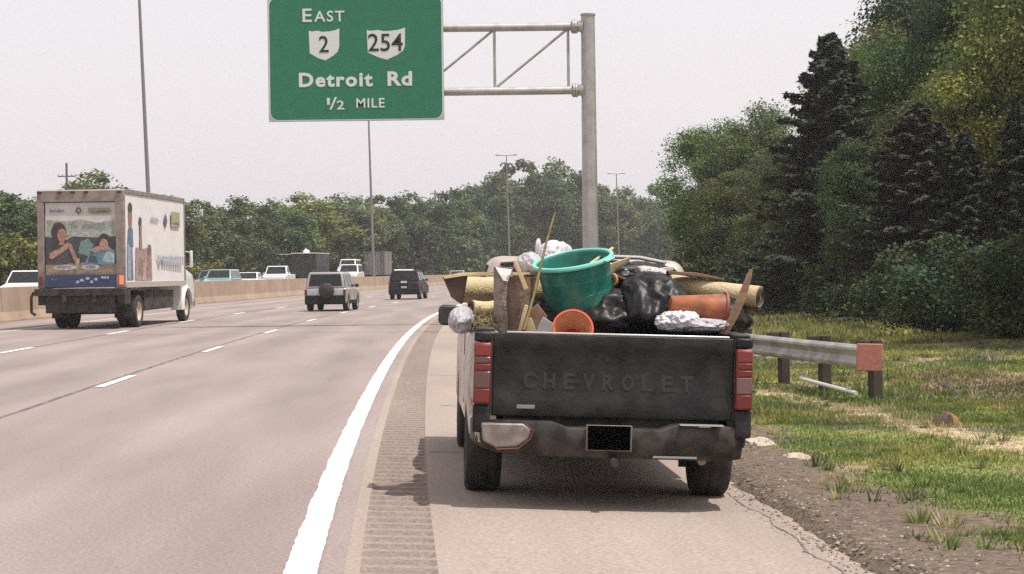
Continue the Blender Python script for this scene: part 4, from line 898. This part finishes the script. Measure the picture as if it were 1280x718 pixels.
        MB().box((s*.903, .0, .625), (.118, .08, .19)).build('corner_panel', dirty, e, bevel=.015)
    # step bumper
    rings = []
    for x, dy, zt_, zb_ in ((-.965, .18, .60, .47), (-.93, .02, .615, .43), (-.80, -.10, .62, .40), (-.42, -.16, .62, .385), (-.32, -.165, .585, .385), (.32, -.165, .585, .38), (.42, -.16, .62, .38), (.78, -.10, .61, .37), (.91, .02, .60, .38), (.945, .2, .585, .42)):
        rings.append([(x, dy+.20, zt_), (x, dy+.01, zt_), (x, dy, zt_-.02), (x, dy, zb_+.05), (x, dy+.03, zb_), (x, dy+.2, zb_)])
    bp = MB().ring(rings).build('rear_bumper', bump_m, e, smooth='auto')
    MB().ring([[(x, y, z) for x, z in ((-.905, .60), (-.62, .605), (-.565, .565), (-.58, .50), (-.66, .445), (-.80, .435), (-.89, .48))] for y in (-.05, -.145)]).build('bumper_end_patch', mat('scuffed_chrome_reflection', (.27, .235, .22), .5, .2, col2=(.18, .15, .14), scale=12), bp, bevel=.012)  # lighter plate on the worn chrome, its reflection put into the colour
    MB().tube([(-.60, -.156, .605), (-.552, -.156, .56), (-.57, -.156, .50), (-.65, -.153, .436), (-.80, -.148, .426)], .005, 6).build('rust_edge', mat('rust', (.15, .06, .03), .9), bp)
    MB().box((-.035, -.178, .522), (.315, .02, .176)).build('plate_holder', mat('plate_frame', (.16, .13, .12), .6, .2), bp, bevel=.004); MB().box((-.035, -.191, .524), (.29, .006, .163)).build('number_plate', mat('blank_plate', (.001, .001, .001), 1., spec=0.), bp)
    MB().box((.60, -.14, .622), (.30, .10, .006)).build('step_highlight', mat('bright_trim'  , (.6, .6, .6)), bp); MB().tube([(0, -.10, .36), (0, -.26, .36)], .03, 8).build('tow_ball_mount', under_m, bp)  # thin pale strip: highlight on the bumper step put into colour
    for x, z, wd_ in ((.42, .40, .30), (.62, .615, .08)): MB().box((x, -.168, z), (wd_, .006, .014)).build('pale_bar', mat('pale_bar', (.34, .36, .37), .4, .5), bp)  # two thin pale bars on the bumper
    # running gear
    tm = rubber
    for s in (-1, 1): wheel(e, s*.845, AX-.06, r, .265, out=s); wheel(e, s*.83, FX, r, .25, out=s)
    MB().tube([(-.72, AX, .37), (.72, AX, .37)], .05, 12).build('rear_axle', under_m, e, smooth='auto'); d_ = lump('differential', (0, AX-.02, .37), .17, .17, .17, under_m, 4, None, None); d_.parent = e
    for s in (-1, 1): MB().tube([(s*.52, .35, .58), (s*.52, .8, .42), (s*.52, 1.2, .38), (s*.52, 1.7, .44), (s*.52, 2.0, .56)], .04, 6).build('leaf_spring', under_m, e); MB().box((s*.45, 2.5, .55), (.08, 4.8, .14)).build('frame_rail', under_m, e); MB().tube([(s*.38, 1.0, .40), (s*.42, .75, .72)], .028, 8).build('shock_absorber', under_m, e)
    Ms = Matrix.Translation((-.02, .52, .55)); MB().lathe([(.12, -.1), (.24, -.12), (.33, -.11), (.37, -.05), (.37, .05), (.33, .11), (.24, .12), (.12, .1)], Ms, 32).build('spare_tyre', rubber, e, smooth='auto')
    MB().tube([(.50, 2.2, .42), (.55, .9, .60), (.62, .35, .42), (.64, .05, .36)], .032, 10).build('exhaust_pipe', mat('exhaust', (.30, .25, .21), .5, .5), e, smooth='auto'); MB().tube([(.38, 1.9, .42), (.40, 2.6, .42)], .10, 14).build('muffler', under_m, e, smooth='auto')
    for x in (-.9, .9): MB().box((x*.92, 1.68, .33), (.26, .012, .34)).build('mud_flap', rubber, e)
    MB().box((0, 1.0, .60), (1.5, 1.9, .1)).build('bed_underside', under_m, e); MB().box((0, 3.4, .42), (1.55, 2.3, .26)).build('belly_light_block', under_m, e, bevel=.04); MB().box((-.45, 2.3, .42), (.5, .9, .28)).build('fuel_tank', under_m, e, bevel=.05)  # belly and fuel tank boxes added to stop light passing beneath the truck
    MB().tube([(-.8, FX, .38), (.8, FX, .38)], .07, 10).build('front_axle', under_m, e); MB().box((0, 5.2, .42), (1.5, .5, .22)).build('front_crossmember', under_m, e)
    # cab, bonnet and front end
    cabm = pewter
    MB().prism([(2.10, .42), (3.95, .42), (3.97, .95), (3.95, 1.16), (2.10, 1.16)], -.955, .955, 'x').build('cab', cabm, e, bevel=.05, seg=3)
    fr = cab_frustum((2.12, 3.75, 1.13), (2.30, 3.10, 1.765), .93, .775); MB().ring(fr).build('roof', mat('pewter_roof', (.45, .36, .32), .35, .3, coat=.4), e, bevel=.09, seg=4)
    b, t = fr; pane(e, 'rear_window', quad_on(b[0], b[1], t[1], t[0], .07, .93, .22, .90)); pane(e, 'windscreen', quad_on(b[2], b[3], t[3], t[2], .05, .95, .08, .92)); pane(e, 'side_window', quad_on(b[1], b[2], t[2], t[1], .10, .88, .14, .88)); pane(e, 'side_window', quad_on(b[3], b[0], t[0], t[3], .12, .90, .14, .88))
    MB().tube([(.70, 2.28, 1.70), (0, 2.24, 1.765), (-.70, 2.28, 1.70)], .014, 8).build('roof_edge_seal', black_pl, e)
    n = 9; prof = [(3.95, .46)]+[(FX+.46*math.cos(math.pi-math.pi*i/n), .40+.46*math.sin(math.pi*i/n)) for i in range(n+1)]+[(5.45, .46), (5.5, .95), (5.35, 1.08), (3.95, 1.16)]
    MB().prism(prof, -.96, .96, 'x').build('bonnet', cabm, e, bevel=.06, seg=3)
    MB().box((0, 5.52, .58), (1.9, .14, .24)).build('front_bumper', chrome, e, bevel=.03); MB().box((0, 5.49, .84), (1.3, .06, .22)).build('grille', black_pl, e, bevel=.01)
    for s in (-1, 1):
        MB().box((s*.8, 5.48, .86), (.28, .07, .2)).build('headlight', head_l, e, bevel=.02)
        mi = MB().box((s*1.09, 3.12, 1.26), (.175, .10, .175)).build('side_mirror', black_pl, e, bevel=.045, seg=3); MB().box((s*1.09, 3.065, 1.26), (.14, .006, .14)).build('mirror_glass', mat('mirror_glass', (.07, .065, .06), .15, .4), mi, bevel=.004); MB().tube([(s*.90, 3.2, 1.24), (s*1.02, 3.13, 1.22)], .025, 8).build('mirror_arm', black_pl, mi)
        MB().box((s*.957, 2.75, .85), (.006, .012, .6)).build('door_seam', under_m, e)
    return e
pickup()

# ------------------------------------------------------------------ the load in the pickup bed: every piece a thing of its own
LG_ = 'junk piled in the pickup bed'
def bag(name, px, py, d, rx, ry, rz, m, seed, label, cat='bag', fold=1., rot=0., tie=None):
    import bmesh
    bm = bmesh.new(); bmesh.ops.create_icosphere(bm, subdivisions=5, radius=1)
    for q in bm.verts:
        c = q.co.copy(); k = 1+.16*noise.noise(c*1.4+Vector((seed, 1, 0)))
        for f_, a in ((3.1, .10), (6.5, .055), (13, .028)):
            k += a*fold*(1-2.2*abs(noise.noise(Vector((c.x*f_, c.y*f_, c.z*f_*.38))+Vector((seed*1.7, f_, 2)))))
        q.co = Vector((c.x*rx*k, c.y*ry*k, (c.z if c.z > 0 else c.z*.8)*rz*k))
        if tie and c.z > .90: q.co += Vector(tie)*((c.z-.90)/.10)**1.5
    for f_ in bm.faces: f_.smooth = True
    me = bpy.data.meshes.new(name); bm.to_mesh(me); bm.free(); me.materials.append(m)
    o = bpy.data.objects.new(name, me); COL.objects.link(o); o.location = W(px, py, d); o.rotation_euler = (0, 0, rot); tag(o, label, cat, LG_); return o
bagm = mat('black_bin_liner', (.010, .010, .011), .44, spec=.32, bump=.3, bscale=18)
whitebag = mat('white_plastic_bag', (.62, .60, .62), .42, col2=(.50, .48, .52), scale=5, bump=.12, bscale=25)
greybag = mat('grey_plastic_bag', (.44, .42, .44), .45, col2=(.34, .32, .35), scale=5, bump=.12, bscale=20)
bag('rubbish_bag', 762, 400, 14.32, .33, .26, .205, bagm, 1, 'big black rubbish bag between the orange bucket and the terracotta pot')
bag('rubbish_bag', 812, 390, 14.36, .27, .30, .25, bagm, 4, 'black rubbish bag behind the crumpled white bag, left of the terracotta pot')
bag('rubbish_bag', 806, 356, 14.8, .27, .25, .15, bagm, 7, 'topmost black rubbish bag beneath the white lath')
bag('rubbish_bag', 708, 399, 14.34, .24, .17, .15, bagm, 9, 'black rubbish bag under the green tub')
bag('rubbish_bag', 890, 402, 14.5, .26, .30, .18, bagm, 12, 'black rubbish bag beneath the long carpet roll at the right bed side')
bag('rubbish_bag', 640, 402, 14.9, .30, .30, .20, bagm, 15, 'black rubbish bag half hidden behind the upright carpet at the left')
bag('patchy_bag', 798, 343, 14.5, .17, .14, .055, mat('patchy_bag_skin', (.03, .028, .028), .3, col2=(.48, .44, .43), scale=7, lo=.5, hi=.62), 19, 'black plastic with pale patches on top of the highest rubbish bag', 'plastic sheet', 1.5)  # dark plastic with random pale patches
bag('white_bag', 848, 403, 13.84, .135, .12, .066, whitebag, 41, 'knotted white plastic bag left of the crumpled one at the tailgate', fold=2.2)
bag('white_bag', 878, 408, 13.82, .165, .12, .048, greybag, 21, 'crumpled white plastic bag lying at the tailgate below the terracotta pot', fold=1.7)
bag('white_bag', 693, 322, 14.95, .125, .13, .115, whitebag, 25, 'white plastic bag standing behind the green tub', fold=1.2)
bag('white_bag', 662, 333, 14.75, .10, .10, .085, greybag, 31, 'pale bluish plastic bag between the cream lath and the green tub', fold=1.3)
bag('white_bag', 673, 312, 14.8, .022, .03, .075, whitebag, 33, 'twisted white bag end sticking up left of the green tub', fold=.8)
bag('grey_bag', 577, 402, 13.95, .082, .20, .10, greybag, 28, 'grey plastic bag bulging over the left bed side', fold=1.0)

def tub():
    ax = Vector((-math.sin(R(9)), -math.sin(R(13)), 1)).normalized(); q = ax.to_track_quat('Z', 'Y')
    c = W(716, 325, 14.25); H = .33; o = c-ax*H; e = empty('green_tub', o); e.rotation_mode = 'QUATERNION'; e.rotation_quaternion = q; tag(e, 'round green plastic tub with a pale green rim on top of the load', 'tub', LG_)
    g_ = mat('green_plastic', (.008, .150, .115), .45, col2=(.06, .25, .20), scale=6, lo=.5, hi=.75, coat=.2); rr = mat('rim_green', (.17, .52, .42), .35)
    prof = [(.0, .012), (.225, .012), (.236, .03), (.264, H-.03), (.272, H), (.278, H), (.268, H-.04), (.24, .0), (.0, .0)]
    MB().lathe([(max(.001, a), b) for a, b in prof], None, 56).build('shell', g_, e, smooth='auto')
    MB().lathe([(.270, H-.012), (.270, H+.006), (.280, H+.014), (.297, H+.010), (.302, H-.004), (.298, H-.016), (.288, H-.008), (.278, H-.012)], None, 64).build('rim', rr, e, smooth='auto')
    for z in (H*.30, H*.62): rr_ = .2375+(z/H)*.036; MB().lathe([(rr_-.004, z-.008), (rr_+.003, z), (rr_-.002, z+.008)], None, 56).build('moulded_band', g_, e, smooth='auto')
    for s in (-1, 1): MB().box((s*.305, 0, H-.002), (.05, .11, .018)).build('grip', rr, e, bevel=.008)
tub()
def pail(name, c, ax, r0, r1, H, mo, mi, mb_, mr, label, cat='bucket'):
    """a pail whose base is r0 and mouth r1, mouth centre at c, opening towards ax"""
    ax = Vector(ax).normalized(); e = empty(name, Vector(c)-ax*H); e.rotation_mode = 'QUATERNION'; e.rotation_quaternion = ax.to_track_quat('Z', 'Y'); tag(e, label, cat, LG_)
    MB().lathe([(.001, 0), (r0, 0), (r0+.004, .004), (r1, H)], None, 40).build('shell', mo, e, smooth='auto')
    MB().lathe([(r1-.003, H), (r0-.002, .012)], None, 40).build('inner_wall', mi, e, smooth=True)
    MB().lathe([(r0-.001, .013), (.001, .013)], None, 40).build('bottom', mb_, e)
    MB().lathe([(r1-.004, H-.004), (r1-.002, H+.005), (r1+.012, H+.004), (r1+.014, H-.012), (r1+.002, H-.014)], None, 44).build('rim', mr, e, smooth='auto')
    return e
orr = mat('orange_red_plastic', (.55, .075, .030), .4, coat=.2)
pail('orange_bucket', W(716, 411, 13.78), (0, -math.cos(R(24)), math.sin(R(24))), .100, .135, .26, orr, mat('bucket_inside', (.62, .30, .17), .5, col2=(.66, .45, .30), scale=12), mat('bucket_bottom', (.36, .035, .02), .5), orr, 'orange red bucket with its mouth towards the tailgate, below the green tub')
ter = mat('terracotta_plastic', (.36, .115, .040), .5, col2=(.22, .07, .035), scale=9)
pail('terracotta_pot', W(906, 387, 14.0), (1, .12, -.12), .052, .112, .40, ter, mat('pot_inside', (.14, .04, .02), .7), ter, mat('pot_rim', (.26, .065, .03), .6), 'terracotta coloured pot lying on its side above the white bag', 'plant pot')
def roll(name, a, b, r, m, label, inner=None, spin=0.):
    """rolled carpet: thick tube whose ends show the wound layers"""
    a, b = Vector(a), Vector(b); e = empty(name, a); tag(e, label, 'carpet roll', LG_); d = b-a
    n = 14; pts = [d*(i/n)+Vector((0, 0, -.012*math.sin(math.pi*i/n))) for i in range(n+1)]
    MB().tube(pts, [r*(1+.03*noise.noise(Vector((i*.8, r*50, 2)))) for i in range(n+1)], 28).build('carpet', m, e, smooth='auto')
    t = d.normalized(); u = t.orthogonal().normalized(); w_ = t.cross(u)
    for P0, dirn in ((Vector(), -t), (d, t)):
        sp = [P0+dirn*.004+(u*math.cos(k*.45)+w_*math.sin(k*.45))*(r*(.15+.78*k/50)) for k in range(51)]
        MB().tube(sp, .0035+r*.012, 5).build('wound_edge', inner or under_m, e)
    return e
beige = mat('beige_carpet_back', (.46, .36, .205), .95, col2=(.55, .45, .28), scale=5, bump=.6, bscale=60); cream = mat('cream_carpet', (.60, .50, .33), .95, col2=(.52, .40, .24), scale=9, bump=.5, bscale=60)
roll('carpet_roll', W(576, 362, 14.7), W(690, 361, 14.9), .100, beige, 'thick beige carpet roll at the left, behind the upright carpet')
roll('carpet_roll', W(832, 354, 14.75), W(950, 371, 14.35), .078, beige, 'long beige carpet roll overhanging the right side of the truck')
roll('carpet_roll', W(860, 374, 14.9), W(948, 380, 14.55), .05, mat('underside_shade', (.14, .095, .06), .95, col2=(.20, .14, .09), scale=8), 'thin dark roll added as the shaded underside of the long beige one')  # dark roll added to stand for shade under the long beige roll
roll('carpet_roll', W(589, 384, 14.05), W(622, 384, 14.15), .052, cream, 'short cream carpet roll at the left bed side')
roll('carpet_roll', W(762, 350, 14.35), W(782, 349, 14.9), .055, mat('peach_carpet', (.52, .27, .13), .9, col2=(.6, .36, .2), scale=9), 'small peach coloured roll right of the green tub')
def sheet(name, pts, d, th, m, label, cat='board', dd=None, bevel=.004):
    """a flat piece at its own distance: outline points (photo px, optionally own distances), real thickness"""
    P = [W(x, y, d+(dd[i] if dd else 0)) for i, (x, y) in enumerate(pts)]; n = Vector((0, 1, 0)); o0 = sum(P, Vector())/len(P)
    o = MB().ring([[p-o0 for p in P], [p-o0+n*th for p in P]]).build(name, m, None, bevel=bevel); o.location = o0; tag(o, label, cat, LG_); return o
wood = mat('raw_timber', (.56, .44, .26), .8, col2=(.46, .34, .19), scale=8, stretch=(1, 1, .15), bump=.2); wood2 = mat('brown_timber', (.24, .145, .085), .85, col2=(.17, .10, .06), scale=8, bump=.3); grc = mat('grey_brown_carpet', (.20, .155, .125), .95, col2=(.30, .25, .22), scale=16, bump=.7, bscale=50)
sheet('brown_box', [(553, 346), (584, 343), (577, 381), (564, 372)], 14.2, .30, mat('brown_board', (.085, .055, .045), .9, col2=(.12, .08, .06), scale=9), 'dark brown tapered box leaning out over the left bed side', 'box')
sheet('cream_board', [(553, 346), (575, 341), (617, 340), (674, 341), (674, 345), (617, 344.5), (578, 345.5), (556, 349)], 14.15, .34, wood, 'cream board bridging the brown box and the upright carpet', 'board', dd=[0, 0, .05, .3, .3, .05, 0, 0])
# upright folded carpet: a bent strip standing on edge
def fold(name, px0, px1, yt, yb, d, m, label, curve=.05, lean=0):
    n = 10; rings = []
    for (py, l) in ((yb, 0), ((yt+yb)/2, lean/2), (yt, lean)):
        r_ = []
        for i in range(n+1): t = i/n; p = W(px0+(px1-px0)*t+l, py, d); p.y -= curve*math.sin(math.pi*t); r_.append(p)
        for i in range(n, -1, -1): t = i/n; p = W(px0+(px1-px0)*t+l, py, d); p.y -= curve*math.sin(math.pi*t)-.035-.02*noise.noise(Vector((t*4, py*.05, d))); r_.append(p)
        rings.append(r_)
    o0 = rings[0][0].copy(); o = MB().ring([[p-o0 for p in q] for q in rings]).build(name, m, None, smooth='auto'); o.location = o0; tag(o, label, 'carpet', LG_); return o
fold('upright_carpet', 617, 641, 334, 416, 13.95, grc, 'grey brown carpet piece standing upright at the left, with white paper at its top', .07)
fold('upright_carpet', 636, 664, 346, 416, 13.90, mat('dark_brown_carpet', (.13, .085, .06), .95, col2=(.19, .14, .10), scale=12, bump=.6), 'darker brown upright carpet piece behind the cream lath', .05, -1)
sheet('white_paper', [(619, 334), (640, 337), (635, 352), (629, 351)], 13.85, .006, mat('white_paper', (.64, .62, .62), .8, col2=(.5, .48, .48), scale=12), 'torn white paper hanging on the upright grey carpet', 'paper', dd=[0, .02, -.03, -.02], bevel=.001)
sheet('lath', [(641, 326), (645.5, 325), (660.5, 361), (655, 363)], 13.80, .03, wood, 'cream wooden lath leaning over the brown upright carpet', 'lath')
sheet('lath', [(656, 381), (660.5, 382), (653, 414), (647, 414)], 13.80, .03, wood, 'short cream lath standing at the tailgate below the leaning one', 'lath')
sheet('cardboard_piece', [(663, 388), (672, 380), (684, 395), (680, 416), (657, 416)], 13.95, .05, mat('cardboard', (.22, .125, .08), .9, col2=(.30, .19, .12), scale=7), 'brown cardboard piece left of the orange bucket', 'cardboard')
sheet('cream_offcut', [(660, 399), (664, 397), (671, 415), (657, 416)], 13.82, .04, wood, 'small cream wedge of wood at the tailgate', 'offcut')
sheet('grey_tile', [(669, 416), (679, 396), (691, 404), (690, 416)], 13.74, .04, mat('grey_tile', (.30, .285, .28), .8, col2=(.36, .34, .33), scale=14), 'grey square tile leaning beside the orange bucket', 'tile')
sheet('beige_board', [(757, 332), (785, 322), (788, 324), (778, 340), (757, 341)], 14.55, .05, wood, 'pale board end right of the green tub', 'board', dd=[0, .3, .3, .3, 0])
sheet('white_lath', [(797, 340), (840, 333), (842, 338), (800, 344)], 14.6, .05, mat('white_wood', (.6, .55, .5), .7), 'white lath lying on the topmost rubbish bag', 'lath')
sheet('brown_plank', [(836, 339), (870, 341), (906, 348.5), (905, 350.5), (868, 345.5), (836, 343)], 14.5, .14, wood2, 'thin brown plank lying along the top of the long beige carpet roll', 'plank')
sheet('pointed_plank', [(899, 417), (910, 419.5), (922, 398), (932, 376), (937.5, 356), (941, 338), (937.5, 336.5), (931, 350), (923, 370), (911, 398)], 13.78, .028, mat('reddish_timber', (.30, .185, .125), .85, col2=(.22, .125, .085), scale=9, bump=.3), 'reddish pointed plank sticking up at the right corner of the bed', 'plank')
def stick(name, pts, r, m, label, cat='stick'):
    P = [W(*p) for p in pts]; o = MB().tube([p-P[0] for p in P], r, 10).build(name, m, None, smooth='auto'); o.location = P[0]; tag(o, label, cat, LG_); return o
stick('broom_handle', [(655, 413, 13.75), (667, 370, 13.85), (683, 303, 13.98), (694, 265, 14.05)], [.012, .011, .009, .006], mat('olive_bamboo', (.16, .115, .045), .7, col2=(.23, .17, .07), scale=12), 'long olive stick rising in front of the green tub to above the load', 'stick')
stick('stick_end', [(738, 330, 14.35), (766, 310.5, 14.5)], [.012, .012], wood, 'cream stick end poking over the right rim of the green tub')
stick('silver_strip', [(757, 321, 15.2), (800, 322.5, 15.15), (832, 329, 15.05)], .016, mat('silver_metal', (.62, .60, .59), .35, .8), 'thin silver strip behind the pale board, above the cab roof', 'pole')  # thin bright metallic strip above the cab roof
stick('thin_batten', [(770, 345, 14.4), (845, 372, 14.1)], .010, wood2, 'thin brown batten across the black bags')
def brush():
    r = random.Random(3); e = MB(); base = W(603, 404, 13.95)
    for i in range(260):
        a = r.uniform(0, 6.28); p = Vector((r.gauss(0, .055), r.gauss(0, .10), r.uniform(-.06, .03))); q = p+Vector((math.cos(a)*.06*r.random(), r.uniform(-.05, .05), r.uniform(-.015, .07)))
        e.tube([p, (p+q)/2+Vector((r.gauss(0, .01), 0, .01)), q], .0028, 4)
    e.tube([(-.12, 0, -.03), (0, .02, -.02), (.13, 0, -.03)], [.03, .05, .03], 8)
    o = e.build('dry_brush', mat('dry_brush', (.20, .15, .075), .9, col2=(.30, .24, .13), scale=25), None); o.location = base; tag(o, 'heap of dry brown weeds under the short cream carpet roll', 'dry brush', LG_, kind='stuff')
brush()

# ------------------------------------------------------------------ summer haze
def haze():
    o = MB().box((0, 900, 25), (3400, 3600, 58)).build('haze', None); o['kind'] = 'stuff'; o['label'] = 'thin pale summer haze'
    m = bpy.data.materials.new('haze'); m.use_nodes = True; n = m.node_tree.nodes; n.clear(); ou = n.new('ShaderNodeOutputMaterial'); v = n.new('ShaderNodeVolumePrincipled')
    v.inputs['Color'].default_value = (.93, .92, .95, 1); v.inputs['Density'].default_value = .00042; v.inputs['Anisotropy'].default_value = .3
    m.node_tree.links.new(v.outputs[0], ou.inputs['Volume']); o.data.materials.append(m)
haze()
